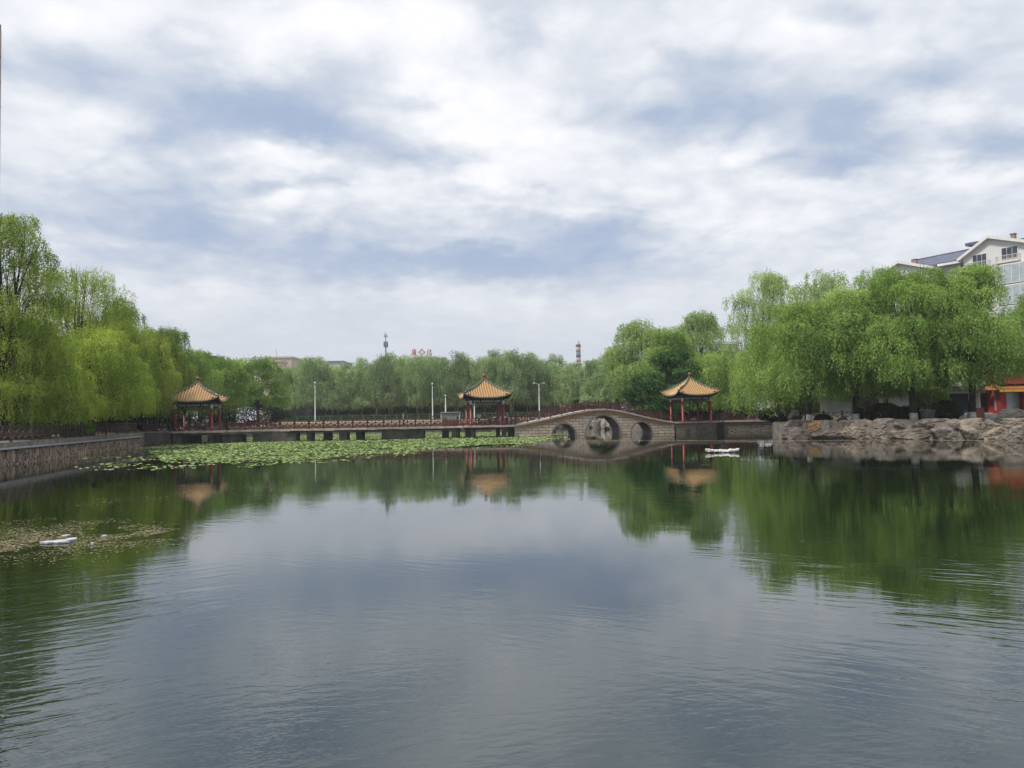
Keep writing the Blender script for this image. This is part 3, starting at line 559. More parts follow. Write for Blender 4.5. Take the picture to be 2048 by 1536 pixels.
    ribs.build('tile_rows', M['tile'], rf, True); [e9.build('eave_tiles', M['eave'], rf) for e9 in endsl]; ridge.build('hip_ridges', M['ridge'], rf, True)
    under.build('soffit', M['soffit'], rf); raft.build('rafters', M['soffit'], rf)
    MB().lathe([(.2, 6.03), (.24, 6.12), (.13, 6.2), (.15, 6.3), (.24, 6.5), (.25, 6.62), (.12, 6.66), (.14, 6.74), (.05, 6.8)], (0, 0, 0), 12).build('finial', M['finial'], rf, True)
    return root
pcL = at(395.5, 96, ZD); pcM = at(969.6, 101, ZD); pcR = at(1381.5, 106.2, ZD)
pv = make_pavilion(pcM+Vector((0, 0, .02)), 'golden roofed pavilion in the middle, left of the arched bridge')
p2 = copy_tree(pv); p2.location = pcL+Vector((0, 0, .02)); p2['label'] = 'golden roofed pavilion farthest left, in front of the drooping willows'
p2.rotation_euler.z = R(9)
p3_ = copy_tree(pv); p3_.location = pcR+Vector((0, 0, .02)); p3_['label'] = 'golden roofed pavilion at the right end of the arched bridge'
p3_.scale = (.955, .955, 1.0)

# ------------------------------------------------------------------ arched bridge
bl = at(1029, 99.2, 0); brp = at(1349, 104.0, 0); LB = (brp-bl).length; ang = math.atan2(brp.y-bl.y, brp.x-bl.x)
bro = thing('arched_bridge', 'humped stone bridge with three arches and brown lattice railings', 'bridge', (bl.x, bl.y, 0), ang)
SX = [0, .12, .243, .358, .47, .53, .6, .688, .80, .922, 1]; SZ = [1.5, 1.95, 2.47, 2.98, 3.36, 3.44, 3.36, 2.98, 2.36, 1.78, 1.5]
def deckz(s):
    # smooth interpolation
    def lin(s): return float(np.interp(s, SX, SZ))
    return sum(lin(min(1, max(0, s+d))) for d in (-.04, -.02, 0, .02, .04))/5
arches = [(.30*LB, 1.55, 1.55), (.543*LB, 2.38, 2.52), (.787*LB, 1.45, 1.57)]   # centre, half width, apex
def archz(x):
    for c, hw_, ap in arches:
        if abs(x-c) < hw_: return -.4+(ap+.4)*math.sqrt(1-((x-c)/hw_)**2)**.92
    return -.5
BWD = 3.2
xs = set(np.linspace(0, LB, 121).tolist())
for c, hw_, ap in arches:
    for k in range(25): xs.add(c-hw_*math.cos(math.pi*k/24))
xs = sorted(xs); b = MB()
bandh = lambda s: .08+.38*min(1, max(0, min(s, 1-s))/.10)
for y, flip in ((0, 0), (BWD, 1)):
    b = MB()
    for x0, x1 in zip(xs, xs[1:]):
        xm = (x0+x1)/2; ins = any(abs(xm-c) < h for c, h, a in arches)
        z0 = archz(x0) if ins else -.5; z1 = archz(x1) if ins else -.5
        if ins:
            c, h, a = [q for q in arches if abs(xm-q[0]) < q[1]][0]
            fz = lambda x: -.02+(a+.02)*max(0, 1-((x-c)/h)**2)**.5
            z0, z1 = fz(x0), fz(x1)
        t0 = deckz(x0/LB)-.2; t1 = deckz(x1/LB)-.2
        q = [(x0, y, z0), (x1, y, z1), (x1, y, t1), (x0, y, t0)]
        b.add(q, [(0, 1, 2, 3) if not flip else (3, 2, 1, 0)])
    b.build('stone_wall', M['bridge'], bro)
b = MB()
for c, h, a in arches:
    pr = [(c-h*math.cos(math.pi*k/24), -.02+(a+.02)*max(0, math.sin(math.pi*k/24))) for k in range(25)]
    for (xa, za), (xb, zb) in zip(pr, pr[1:]): b.add([(xa, 0, za), (xb, 0, zb), (xb, BWD, zb), (xa, BWD, za)], [(0, 1, 2, 3)])
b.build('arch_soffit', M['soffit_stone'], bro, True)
for c, h, a in arches:      # voussoir trim
    b = MB()
    for k in range(24):
        t0, t1 = math.pi*(k+.05)/24, math.pi*(k+.95)/24
        q = []
        for t, d in ((t0, 0), (t1, 0), (t1, .2), (t0, .2)): q.append((c-(h+d)*math.cos(t), -.02+(a+.02+d)*max(0, math.sin(t))))
        b.add([(x, -.03, z) for x, z in q]+[(x, .02, z) for x, z in q], [(0, 1, 2, 3), (0, 4, 5, 1), (1, 5, 6, 2), (2, 6, 7, 3), (3, 7, 4, 0)])
    b.build('arch_ring', M['kerb'], bro)
b = [MB(), MB()]; b2 = MB(); b3 = MB(); nn = 64
for i in range(nn):
    s0, s1 = i/nn, (i+1)/nn; x0, x1 = s0*LB, s1*LB; za, zb = deckz(s0), deckz(s1)
    for y0, y1 in ((-.16, .14), (BWD-.14, BWD+.16)):
        st = .02*((i % 3)-1)
        b[0 if y0 < 1 else 1].add([(x0, y0, za-.17), (x1-.015, y0, zb-.17), (x1-.015, y1, zb-.17), (x0, y1, za-.17), (x0, y0, za+.05+st), (x1-.015, y0, zb+.05+st), (x1-.015, y1, zb+.05+st), (x0, y1, za+.05+st)],
              [(3,2,1,0),(4,5,6,7),(0,1,5,4),(1,2,6,5),(2,3,7,6),(3,0,4,7)])
    ya = -.06
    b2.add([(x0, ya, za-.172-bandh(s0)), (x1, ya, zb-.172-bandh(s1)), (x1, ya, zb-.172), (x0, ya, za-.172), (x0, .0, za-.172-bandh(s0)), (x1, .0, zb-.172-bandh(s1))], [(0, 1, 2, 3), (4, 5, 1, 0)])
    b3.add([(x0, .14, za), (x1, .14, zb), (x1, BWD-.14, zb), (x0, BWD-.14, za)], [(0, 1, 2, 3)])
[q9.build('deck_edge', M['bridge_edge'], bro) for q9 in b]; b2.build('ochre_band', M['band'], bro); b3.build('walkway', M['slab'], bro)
Rb = Matrix.Rotation(ang, 3, 'Z')
def bpt(s, y, dz=.05): v = Rb @ Vector((s*LB, y, 0)); return Vector((bl.x+v.x, bl.y+v.y, deckz(s)+dz))
for y, nm in ((0.0, 'front lattice railing climbing over the humped stone bridge'), (BWD, 'rear lattice railing climbing over the humped stone bridge')):
    railing([bpt(s, y) for s in np.linspace(.01, .985, 15)], nm, RG, M['rail'], .93, 1.6)

# ------------------------------------------------------------------ right retaining wall and path
rwt = thing('path_retaining_wall', 'dark patterned stone retaining wall right of the humped bridge', 'wall', (right_wall[0].x, right_wall[0].y, 0))
b = MB(); b2 = MB(); b3 = MB()
for i, (p, q) in enumerate(zip(right_wall, right_wall[1:])):
    p = Vector((p.x, p.y)); q = Vector((q.x, q.y)); d = (q-p).normalized(); n_ = Vector((-d.y, d.x))
    strip(b if i != 1 else b3, p, q, n_, -.15, .3, -1, 1.32); strip(b2, p-d*.1, q+d*.1, n_, -.3-.004*i, .5, 1.323, 1.51+.004*i)
b.build('stone_face', M['retain'], rwt, world=True); b2.build('edge_slab', M['slab'], rwt, world=True); b3.build('recess_face', M['concrete_dark'], rwt, world=True)
pl = [Vector((p.x, p.y+.2, ZG+.02)) for p in right_wall]
railing(pl, 'lattice railing along the patterned retaining wall under the right pavilion', RG, M['rail'], .93, 1.7)
railing([at(1445, 109.5, ZG), at(1470, 117, 2.6), at(1512, 119, 2.7)], 'dark lattice railing rising behind the path right of the right pavilion', RG, M['rail'], .93, 1.7)
railing([at(1575, 92, ZG), at(1722, 90, ZG)], 'dark lattice railing under the right willows, in front of a white shop', RG, M['rail_old'], 1.0, 2.2)
railing([at(1775, 88, ZG), at(1850, 87.6, ZG)], 'dark lattice railing beside the small white parasol at right', RG, M['rail_old'], 1.0, 2.2)

# ------------------------------------------------------------------ rocks
def rock_mesh(b, c, s, seed, rot=0, planes=13, rough=.06, sub=4, r0=1.25):
    rg = random.Random(seed); bm = bmesh.new(); bmesh.ops.create_icosphere(bm, subdivisions=sub, radius=1)
    pls = [(Vector((rg.gauss(0, 1), rg.gauss(0, 1), rg.gauss(0, .8))).normalized(), .62+.4*rg.random()) for _ in range(planes)]
    pls += [(Vector(a), .93) for a in ((1, 0, 0), (-1, 0, 0), (0, 1, 0), (0, -1, 0), (0, 0, 1), (0, 0, -1))]
    Rm = Matrix.Rotation(rot, 3, 'Z'); off = Vector((seed*3.1, seed*1.7, 0)); vs = []
    for v in bm.verts:
        n_ = v.co.normalized(); r = r0
        for a, d in pls:
            k = n_.dot(a)
            if k > .05: r = min(r, d/k)
        r *= 1+rough*1.2*noise.noise(n_*2.2+off)+rough*1.1*noise.noise(n_*7+off)+rough*.8*noise.noise(n_*15+off)
        p = Rm @ Vector((n_.x*r*s[0], n_.y*r*s[1], n_.z*r*s[2])); vs.append(p+Vector(c))
    b.add(vs, [tuple(v.index for v in f_.verts) for f_ in bm.faces]); bm.free(); return b
def shoreY(x): return 77.0+(x-1558)*(64-77.0)/490
rwl = thing('rock_wall', 'wall of large mortared brown boulders along the right shore', 'wall', tuple(at(1800, shoreY(1800), 0)))
rnd = random.Random(11); x = 1566; k = 0
while x < 2110:       # lower course
    wpx = rnd.uniform(44, 92); Y = shoreY(x+wpx/2)+.1; c = at(x+wpx/2, Y, .36); hw_ = wpx/2*Y/F*1.17
    mm = M['rock_pink'] if x < 1680 else M[rnd.choice(('rock', 'rock_grey', 'rock', 'rock_tan'))]; 
    rock_mesh(MB(), c, (hw_, 1.0, rnd.uniform(.78, .92)), 100+k, R(rnd.uniform(-6, 6)-14)).build('rock', mm, rwl, world=True); x += wpx*.93; k += 1
x = 1572
while x < 2110:       # upper course
    wpx = rnd.uniform(36, 66); Y = shoreY(x+wpx/2)+.45; hw_ = wpx/2*Y/F*1.17; c = at(x+wpx/2, Y, 1.16+rnd.uniform(-.06, .06))
    mm = M['rock_orange'] if 1612 < x < 1650 else (M['rock_pink'] if x < 1700 else M[rnd.choice(('rock', 'rock_grey', 'rock_tan'))])
    rock_mesh(MB(), c, (hw_, .95, rnd.uniform(.66, .8)), 200+k, R(rnd.uniform(-6, 6)-14)).build('rock', mm, rwl, world=True); x += wpx*.92; k += 1
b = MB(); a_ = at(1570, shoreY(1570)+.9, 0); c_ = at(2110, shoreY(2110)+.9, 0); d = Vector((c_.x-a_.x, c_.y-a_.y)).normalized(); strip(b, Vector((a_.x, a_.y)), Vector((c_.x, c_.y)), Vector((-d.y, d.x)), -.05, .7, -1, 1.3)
b.build('backing', M['rock_dark'], rwl, world=True)  # dark colour stands for the shade in the gaps between rocks
def boulder(x, y_top, y_bot, Y, wpx, seed, m, label, name='boulder', depth=.8, cat='boulder', rough=.07, planes=16, r0=1.25):
    p1 = zat(x, y_top, Y); p0 = zat(x, y_bot, Y); h = (p1.z-p0.z)/2
    o = rock_mesh(MB(), (0, 0, h*.95), (wpx/2*Y/F*1.05, wpx/2*Y/F*depth, h*1.02*(1.12 if r0 == 1 else 1)), seed, R(seed*20) if r0 > 1 else 0, planes, rough, 4, r0).build(name, M[m])
    o.location = p0; tag(o, label, cat); return o
boulder(1573, 857, 880, 77.0, 24, 301, 'rock_pink', 'smooth pinkish boulder at the left end of the rock wall by the water')
boulder(1590, 818, 848, 79, 34, 302, 'rock_dark', 'dark grey heaped rock above the left end of the rock wall')
boulder(1684, 830, 862, 74.5, 30, 303, 'rock_dark', 'grey upright rock standing on the rock wall')
boulder(1652, 838, 874, 74.3, 22, 304, 'rock_pale', 'pale pitted rock set in the rock wall')
boulder(1732, 792, 842, 78, 50, 305, 'rock', 'tall pointed standing stone beside the whitewashed willow trunk', 'standing_stone', .4, 'stone', .04)
b = MB(); pp = zat(1722, 841, 77.0); b.box(-.28, .28, -.03, .03, 0, 1.25); o = b.build('stone_tablet', M['shade']); o.location = pp; tag(o, 'dark flat stone tablet leaning against the pointed standing stone', 'stone tablet')
boulder(2022, 818, 862, 66.0, 76, 306, 'rock_dark', 'large rounded dark boulder at the right end of the rock wall', planes=5, r0=1.0)
boulder(1992, 835, 858, 66.6, 50, 307, 'rock_dark', 'low sloping dark boulder left of the large rounded boulder')
# far bank boulders seen through the arches
rnd = random.Random(5)
fb = thing('far_bank_rocks', 'grey rock bank seen through the arches of the humped bridge', 'rock bank', (8, 164, 0))
for i in range(16):
    u = i/15; xx = -6+u*30; yy = 163.0+rnd.uniform(-.5, .8)
    rock_mesh(MB(), (xx, yy, .7), (1.35, 1.3, 1.5+rnd.random()*.5), 400+i, 0).build('rock', M['rock'] if i % 3 else M['rock_pale'], fb, world=True)

for i in range(12):
    u = i/11; xx = 18.7-u*2.9; yy = 126.5+u*37
    rock_mesh(MB(), (xx, yy, .65), (1.0, 1.9, 1.15+rnd.random()*.4), 430+i, 0).build('rock', M[('rock_grey', 'rock', 'rock_pale')[i % 3]], fb, world=True)

# ------------------------------------------------------------------ foliage
def leaf_mesh(name, pos, dirs, ln, wd, tone, m, parent, rng):
    """one diamond face per leaf"""
    n = len(pos); rv = rng.normal(size=(n, 3)); side = np.cross(dirs, rv); side /= np.linalg.norm(side, axis=1)[:, None]+1e-9
    l_ = (ln*(.6+.8*rng.random(n)))[:, None]; w_ = (wd*(.7+.6*rng.random(n)))[:, None]
    V = np.empty((n, 4, 3), np.float32)
    V[:, 0] = pos; V[:, 1] = pos+dirs*l_*.45+side*w_*.5; V[:, 2] = pos+dirs*l_; V[:, 3] = pos+dirs*l_*.45-side*w_*.5
    me = bpy.data.meshes.new(name); me.vertices.add(n*4); me.vertices.foreach_set('co', V.ravel())
    me.loops.add(n*4); me.loops.foreach_set('vertex_index', np.arange(n*4, dtype=np.int32)); me.polygons.add(n)
    me.polygons.foreach_set('loop_start', np.arange(0, n*4, 4, dtype=np.int32)); me.polygons.foreach_set('loop_total', np.full(n, 4, np.int32))
    a = me.attributes.new('tone', 'FLOAT', 'POINT'); a.data.foreach_set('value', np.repeat(np.clip(tone, 0, 1).astype(np.float32), 4))
    me.materials.append(m); me.update(calc_edges=True); o = bpy.data.objects.new(name, me); COL.objects.link(o); o.parent = parent; return o
def willow(name, label, loc, H, Rx, zb, m, seed, M_=46, K=46, N_=18, droop=(1.2, 3.6), ln=.26, wd=.075, fork=.24, bark='bark', group=None,
           cat='willow tree', spread=.55, trunk_r=.3, wash=False, Ry=None, lean=(0, 0), low=.35, open_=0., tr=(.2, .34), zc=.42, vert=1.0, sub=1):
    rng = np.random.default_rng(seed); rp = random.Random(seed)
    root = thing(name, label, cat, tuple(loc), 0, group)
    Ry = Ry or Rx; top = np.array([lean[0], lean[1], 0])
    # tuft centres over the envelope
    i = np.arange(M_); az = i*2.39996+rng.uniform(-.4, .4, M_); hf = rng.permutation((i+.5)/M_)
    hf = low+(1-low)*hf
    z = hf*H*(1-.0*hf); zc_ = zc*H
    prof = np.where(z > zc_, np.sqrt(np.clip(1-((z-zc_)/(H*1.02-zc_))**2, 0.02, 1)), .82+.18*z/zc_)
    rad = prof*rng.uniform(.5, .95, M_)**.8
    rad = np.where(rng.random(M_) < .2, rad*.5, rad)
    C_ = np.stack([np.cos(az)*rad*Rx, np.sin(az)*rad*Ry, z], 1)+top*hf[:, None]
    tr_ = rng.uniform(tr[0], tr[1], M_)*min(Rx, Ry)*(1.15-.4*hf); C_[:, 2] -= tr_*.5
    # trunk and limbs
    tb = MB(); k1 = Vector((rp.uniform(-.15, .15)*H*.15, rp.uniform(-.1, .1), fork*H)); k2 = Vector((lean[0]*.5+rp.uniform(-.05, .05)*H, lean[1]*.5, .55*H)); k3 = Vector((lean[0]*.8, lean[1]*.8, .8*H))
    tb.tube([(0, 0, -.3), (0, 0, .25), tuple(k1*.5), tuple(k1)], [trunk_r*1.35, trunk_r, trunk_r*.9, trunk_r*.85], 9)
    tb.tube([tuple(k1), tuple(k1.lerp(k2, .5)+Vector((.1, 0, 0))), tuple(k2), tuple(k3)], [trunk_r*.85, trunk_r*.6, trunk_r*.4, trunk_r*.15], 7)
    for q in range(M_):
        e = Vector(C_[q]); e.z += tr_[q]*.3; t0 = rp.uniform(0, .75) if q > 5 else 0; s_ = k1.lerp(k2, t0) if t0 < 1 else k2
        if e.z < s_.z: s_ = k1.copy()
        mid = s_.lerp(e, .5); mid.z += .1*(e-s_).length; mid.x = .35*s_.x+.65*mid.x+.12*(e.x-s_.x); mid += Vector((rp.uniform(-1, 1), rp.uniform(-1, 1), rp.uniform(-.4, .4)))*.07*H*.5
        r0 = trunk_r*(.46 if q < 6 else .17)*(1-.4*t0); pts = []
        for u in (0, .2, .4, .6, .8, 1):
            p = s_*(1-u)**2+mid*2*u*(1-u)+e*u*u; pts.append(p+Vector((rp.uniform(-1, 1), rp.uniform(-1, 1), rp.uniform(-1, 1)))*.012*H*(1 if 0 < u < 1 else 0))
        tb.tube(pts, [r0*(1-.86*u) for u in (0, .2, .4, .6, .8, 1)], 5, False)
        for j in range(3):   # twigs inside the tuft
            dv = Vector((rp.gauss(0, 1), rp.gauss(0, 1), abs(rp.gauss(0, .7)))).normalized()*tr_[q]*.9; tb.tube([pts[4], (pts[4]+e)/2+dv*.6, e+dv], [r0*.25, r0*.16, .012], 4, False)
    tk = tb.build('trunk', M[bark], root, True)
    if wash: MB().lathe([(trunk_r*1.42, -.2), (trunk_r*1.12, .3), (trunk_r*1.06, .85)], (0, 0, 0), 10).build('limewash_band', M['limewash'], tk, True)
    # strands
    keep = rng.random((M_, K)) > open_
    sdir_ = rng.normal(size=(M_, K, 3)); sdir_[..., 2] = np.abs(sdir_[..., 2])*.9-.15; sdir_ /= np.linalg.norm(sdir_, axis=2)[..., None]
    rr = tr_[:, None, None]*rng.uniform(.7, 1.05, (M_, K, 1))
    st = C_[:, None, :]+sdir_*rr*np.array([1.25, 1.25, .8])
    Ls = rng.uniform(droop[0], droop[1], (M_, K))*rng.uniform(.5, 1, (M_, K))
    zmin = zb+rng.uniform(-.1, 1, (M_, K))*.09*H
    Ls = np.minimum(Ls, np.maximum(st[..., 2]-zmin, .3))
    tt = (np.arange(N_)[None, None, :]+rng.random((M_, K, N_)))/N_
    hx = sdir_[..., :2]; horiz = (1-np.exp(-2.5*tt))*spread*.45
    pos = np.empty((M_, K, N_, 3)); pos[..., :2] = st[:, :, None, :2]+hx[:, :, None, :]*(horiz*np.minimum(Ls, 1.6)[..., None])[..., None]
    pos[..., 2] = st[..., 2][..., None]+.12*spread*np.sin(tt*3.1)*np.maximum(sdir_[..., 2], 0)[..., None]-Ls[..., None]*tt**(1.15+.3*vert)
    jit = ln*.45; pos += rng.normal(size=pos.shape)*jit*np.array([1, 1, .6])
    dr = rng.normal(size=pos.shape)*np.array([.42, .42, .35]); dr[..., 2] -= 1.1*vert*np.clip(tt*2.5, .15, 1); dr[..., :2] += hx[:, :, None, :]*.7*(1-tt[..., None])
    dr /= np.linalg.norm(dr, axis=-1)[..., None]
    tone = np.clip(rng.normal(.46, .24, (M_, 1, 1))+rng.normal(0, .12, (M_, K, 1))+rng.normal(0, .06, (M_, K, N_)), 0, 1)
    msk = np.repeat(keep[..., None], N_, 2)
    leaf_mesh('crown', pos[msk], dr[msk], ln, wd, tone[msk], M[m], root, rng)
    return root
def shrub(name, label, loc, sx, sy, sz, m, seed, n=5000, ln=.16, wd=.09, cat='bush', group=None, box=False):
    rng = np.random.default_rng(seed); root = thing(name, label, cat, tuple(loc), 0, group)
    if box:
        p = rng.uniform(-1, 1, (n, 3)); ax_ = rng.integers(0, 3, n); sg = np.sign(rng.normal(size=n)); p[np.arange(n), ax_] = sg*rng.uniform(.8, 1, n); dr = p*np.array([.2, 1, 1])
    else:
        p = rng.normal(size=(n, 3)); p /= np.linalg.norm(p, axis=1)[:, None]; 
        nz = np.array([noise.noise(Vector(q)*2.3+Vector((seed, 0, 0))) for q in p[:, :]]); dr = p.copy(); p = p*(.72+.28*rng.random(n)+.28*nz)[:, None]
    pos = (p*np.array([1, 1, .5])+np.array([0, 0, .5]))*np.array([sx, sy, sz]); pos[:, 2] = np.abs(pos[:, 2])
    dr = dr+rng.normal(size=dr.shape)*.7; dr /= np.linalg.norm(dr, axis=1)[:, None]
    leaf_mesh('foliage', pos, dr, ln, wd, rng.random(n), M[m], root, rng)
    if box: MB().box(-sx*.85, sx*.85, -sy*.7, sy*.7, 0, sz*.85).build('inner_branches', M['bark'], root)
    else:
        b = MB(); rp = random.Random(seed)
        for i in range(14): a = rp.uniform(0, 6.28); b.tube([(0, 0, 0), (sx*.4*math.cos(a), sy*.4*math.sin(a), sz*.35), (sx*.75*math.cos(a), sy*.75*math.sin(a), sz*rp.uniform(.4, .9))], [.05, .035, .012], 5)
        b.build('stems', M['bark'], root)
    return root
def T(x, Y, ytop, wpx, ybot, m, seed, label, **k):
    loc = at(x, Y, ZG); H = zat(x, ytop, Y).z-ZG; zb = zat(x, ybot, Y).z-ZG
    return willow('willow_tree', label, loc, H, wpx*Y/F, max(.6, zb), m, seed, **k)
# --- left shore
T(8, 60, 425, 98, 800, 'will_l2', 1, 'tall dark limbed willow with sparse top rising at the left edge', M_=70, K=46, N_=20, open_=.2, trunk_r=.32, droop=(.8, 3.2), ln=.2, wd=.065, lean=(.8, 0), tr=(.2, .34), zc=.5, low=.2, vert=.8)
T(185, 74, 655, 118, 838, 'will_l', 2, 'low yellow green willow drooping over the left quay railing', M_=95, K=44, N_=22, droop=(1.3, 4.2), ln=.21, wd=.065, low=.25, tr=(.12, .22), zc=.5, trunk_r=.25)
T(158, 82, 535, 122, 770, 'will_l2', 3, 'broad olive green willow behind the low drooping one at left', M_=54, K=48, N_=20, droop=(1.5, 4), ln=.22, wd=.065, open_=.1, trunk_r=.36)
T(35, 63.5, 630, 125, 850, 'will_l', 4, 'dense yellow green willow at the far left behind the quay railing', M_=90, K=44, N_=20, droop=(1.2, 3.8), ln=.22, wd=.07, low=.25, trunk_r=.22, tr=(.12, .22))
T(252, 90, 640, 78, 838, 'will_l2', 5, 'rounded willow behind the right end of the quay railing', M_=44, K=52, N_=20, droop=(1.8, 4.6), ln=.25, wd=.075)
T(222, 97, 598, 80, 820, 'will_l2', 63, 'olive willow rising behind the low yellow green willow', M_=44, K=50, N_=20, droop=(1.4, 4), ln=.25, wd=.08)
T(310, 101, 662, 62, 840, 'will_l2', 64, 'willow filling in left of the tall green willow behind the left pavilion', M_=40, K=50, N_=20, droop=(1.6, 4.4), ln=.27, wd=.085)
T(340, 106, 652, 72, 845, 'will_r', 6, 'tall green willow directly behind the left pavilion', M_=46, K=50, N_=18, droop=(1.8, 5), ln=.3, wd=.09)
T(448, 123, 712, 50, 838, 'will_r', 7, 'small dome shaped willow just right of the left pavilion', M_=36, K=52, N_=18, droop=(2, 5), ln=.3, wd=.09, low=.5, spread=.4)
T(400, 126, 700, 55, 800, 'will_r2', 8, 'dark green willow peeking out between left pavilion and dome willow', M_=34, K=44, N_=16, droop=(1.5, 4), ln=.34, wd=.11)
T(516, 144, 712, 58, 790, 'will_r2', 9, 'dark rounded tree with spreading limbs right of the dome willow', M_=38, K=44, N_=12, droop=(.6, 2), ln=.34, wd=.13, spread=1, vert=.4, cat='tree')
T(468, 148, 716, 52, 810, 'will_r2', 10, 'low dark tree behind the dome willow at left', M_=32, K=40, N_=14, droop=(1, 3), ln=.38, wd=.13, cat='tree')
T(288, 102, 690, 52, 846, 'will_r', 61, 'narrow willow left of the left pavilion', M_=34, K=46, N_=18, droop=(1.8, 4.5), ln=.28, wd=.085)
# --- centre right
T(1196, 160, 716, 34, 812, 'will_f', 11, 'slim willow behind the crown of the humped bridge', M_=30, K=40, N_=14, droop=(1.2, 3.6), ln=.42, wd=.14, bark='bark_pale')
T(1238, 140, 690, 46, 815, 'will_f', 12, 'pale willow behind the right slope of the humped bridge', M_=34, K=46, N_=16, droop=(1.5, 4.2), ln=.36, wd=.12)
T(1285, 132, 640, 66, 822, 'will_p', 13, 'tall pale green willow starting the right hand tree mass', M_=44, K=52, N_=18, droop=(1.6, 4.5), ln=.34, wd=.11)
T(1345, 124, 655, 58, 820, 'will_r', 14, 'willow in the middle of the group left of the right pavilion', M_=40, K=50, N_=18, droop=(1.6, 4.5), ln=.32, wd=.11)
T(1402, 132, 622, 62, 800, 'will_p', 15, 'pale topped willow behind the right pavilion', M_=44, K=48, N_=18, droop=(1.4, 4), ln=.34, wd=.11, open_=.1)
T(1300, 113, 745, 52, 838, 'maple', 16, 'low dark broadleaf tree left of the right pavilion', M_=34, K=50, N_=9, droop=(.3, .9), ln=.3, wd=.16, spread=1.2, vert=.2, low=.15, cat='broadleaf tree')
T(1352, 116, 700, 56, 830, 'maple', 17, 'taller dark broadleaf tree behind the right pavilion roof', M_=36, K=50, N_=9, droop=(.3, 1), ln=.32, wd=.16, spread=1.2, vert=.2, low=.2, cat='broadleaf tree')
T(1446, 115, 700, 54, 822, 'will_r', 18, 'green willow hanging over the roof of the right pavilion', M_=40, K=50, N_=20, droop=(2, 5), ln=.3, wd=.09)
T(1532, 112, 540, 80, 790, 'will_p', 19, 'tallest pale willow with an open crown right of the right pavilion', M_=52, K=46, N_=18, droop=(1.2, 3.6), ln=.27, wd=.085, open_=.15, trunk_r=.36)
T(1650, 99, 542, 80, 780, 'will_p', 20, 'pale open crowned willow behind the whitewashed willow trunks', M_=50, K=44, N_=18, droop=(1.2, 3.4), ln=.27, wd=.085, open_=.2)
T(1562, 90.5, 650, 72, 834, 'will_r', 21, 'long stranded willow drooping beside the retaining wall', M_=42, K=54, N_=24, droop=(2.5, 6.5), ln=.24, wd=.07, lean=(-1.4, 0))
T(1770, 92, 530, 84, 780, 'will_p', 22, 'pale willow peeking over the trees in front of the apartment block', M_=44, K=42, N_=16, droop=(1, 3), ln=.26, wd=.08, open_=.1)
# --- right shore, whitewashed trunks
RT = dict(wash=True, ln=.25, wd=.07, spread=.8, vert=.85, tr=(.15, .26))
T(1618, 77.5, 600, 116, 812, 'will_r', 23, 'leftmost whitewashed willow on the rock wall', M_=56, K=62, N_=22, droop=(1.2, 4.2), trunk_r=.24, **RT)
T(1712, 75.5, 572, 108, 802, 'will_r', 24, 'willow with a crooked whitewashed trunk beside the pointed stone', M_=56, K=60, N_=20, droop=(.9, 3.2), trunk_r=.32, **RT)
T(1828, 73.0, 536, 122, 786, 'will_r2', 25, 'large willow on the rock wall between two round bushes', M_=62, K=62, N_=19, droop=(.8, 2.8), trunk_r=.34, **RT)
T(1944, 72.5, 528, 96, 796, 'will_r', 26, 'tall willow right of the second round bush on the rock wall', M_=60, K=58, N_=19, droop=(.8, 3), trunk_r=.34, **RT)
T(2085, 77, 588, 100, 812, 'will_r2', 27, 'willow at the far right in front of the red gate building', M_=44, K=52, N_=19, droop=(.8, 3), ln=.22, wd=.07, low=.5)
T(1885, 84, 600, 110, 790, 'will_r2', 28, 'dark willow filling in behind the two large right willows', M_=44, K=50, N_=18, droop=(1, 3), ln=.26, wd=.085)
T(1745, 84, 640, 95, 800, 'will_r2', 62, 'lower dark willow behind the pointed standing stone', M_=40, K=48, N_=18, droop=(1, 3.4), ln=.26, wd=.085)
# --- far row across the plaza
protos = []; rnd = random.Random(8); GR = 'slender willows in the far row'
for i in range(5):
    protos.append(willow('willow_tree', 'slender pale trunked willow in the far row behind the clipped hedge', (0, 0, 0), 14.5, 3.7, 2.6+.5*(i % 3), ('will_f', 'will_f2', 'will_f', 'will_f3', 'will_f2')[i], 70+i, M_=40, K=28, N_=11, droop=(1.5, 5), ln=.42, wd=.11,
                         fork=.2, bark='bark_pale', group=GR, trunk_r=.16, low=.3, open_=.2, spread=.35, zc=.5, vert=1.1, tr=(.16, .3)))
used = [False]*5
marks = [(560, 'cream block'), (630, 'first lamp post'), (700, 'pale low block'), (772, 'telecom mast'), (843, 'red rooftop sign'), (900, 'see-through white building'), (969, 'middle pavilion'), (1079, 'two-armed lamp post'), (1157, 'banded chimney')]
ORD = ('first', 'second', 'third', 'fourth', 'fifth'); seen = {}
far = []
x = 566
while x < 1200:
    far.append((x+rnd.uniform(-4, 4), rnd.uniform(184, 190), 1.0)); x += 27
x = 578
while x < 1210:
    far.append((x+rnd.uniform(-6, 6), rnd.uniform(200, 206), 1.1)); x += 30
tops = [(560, 745), (600, 728), (640, 722), (700, 728), (760, 716), (800, 712), (860, 712), (940, 712), (1000, 702), (1060, 712), (1120, 716), (1165, 728), (1200, 724)]
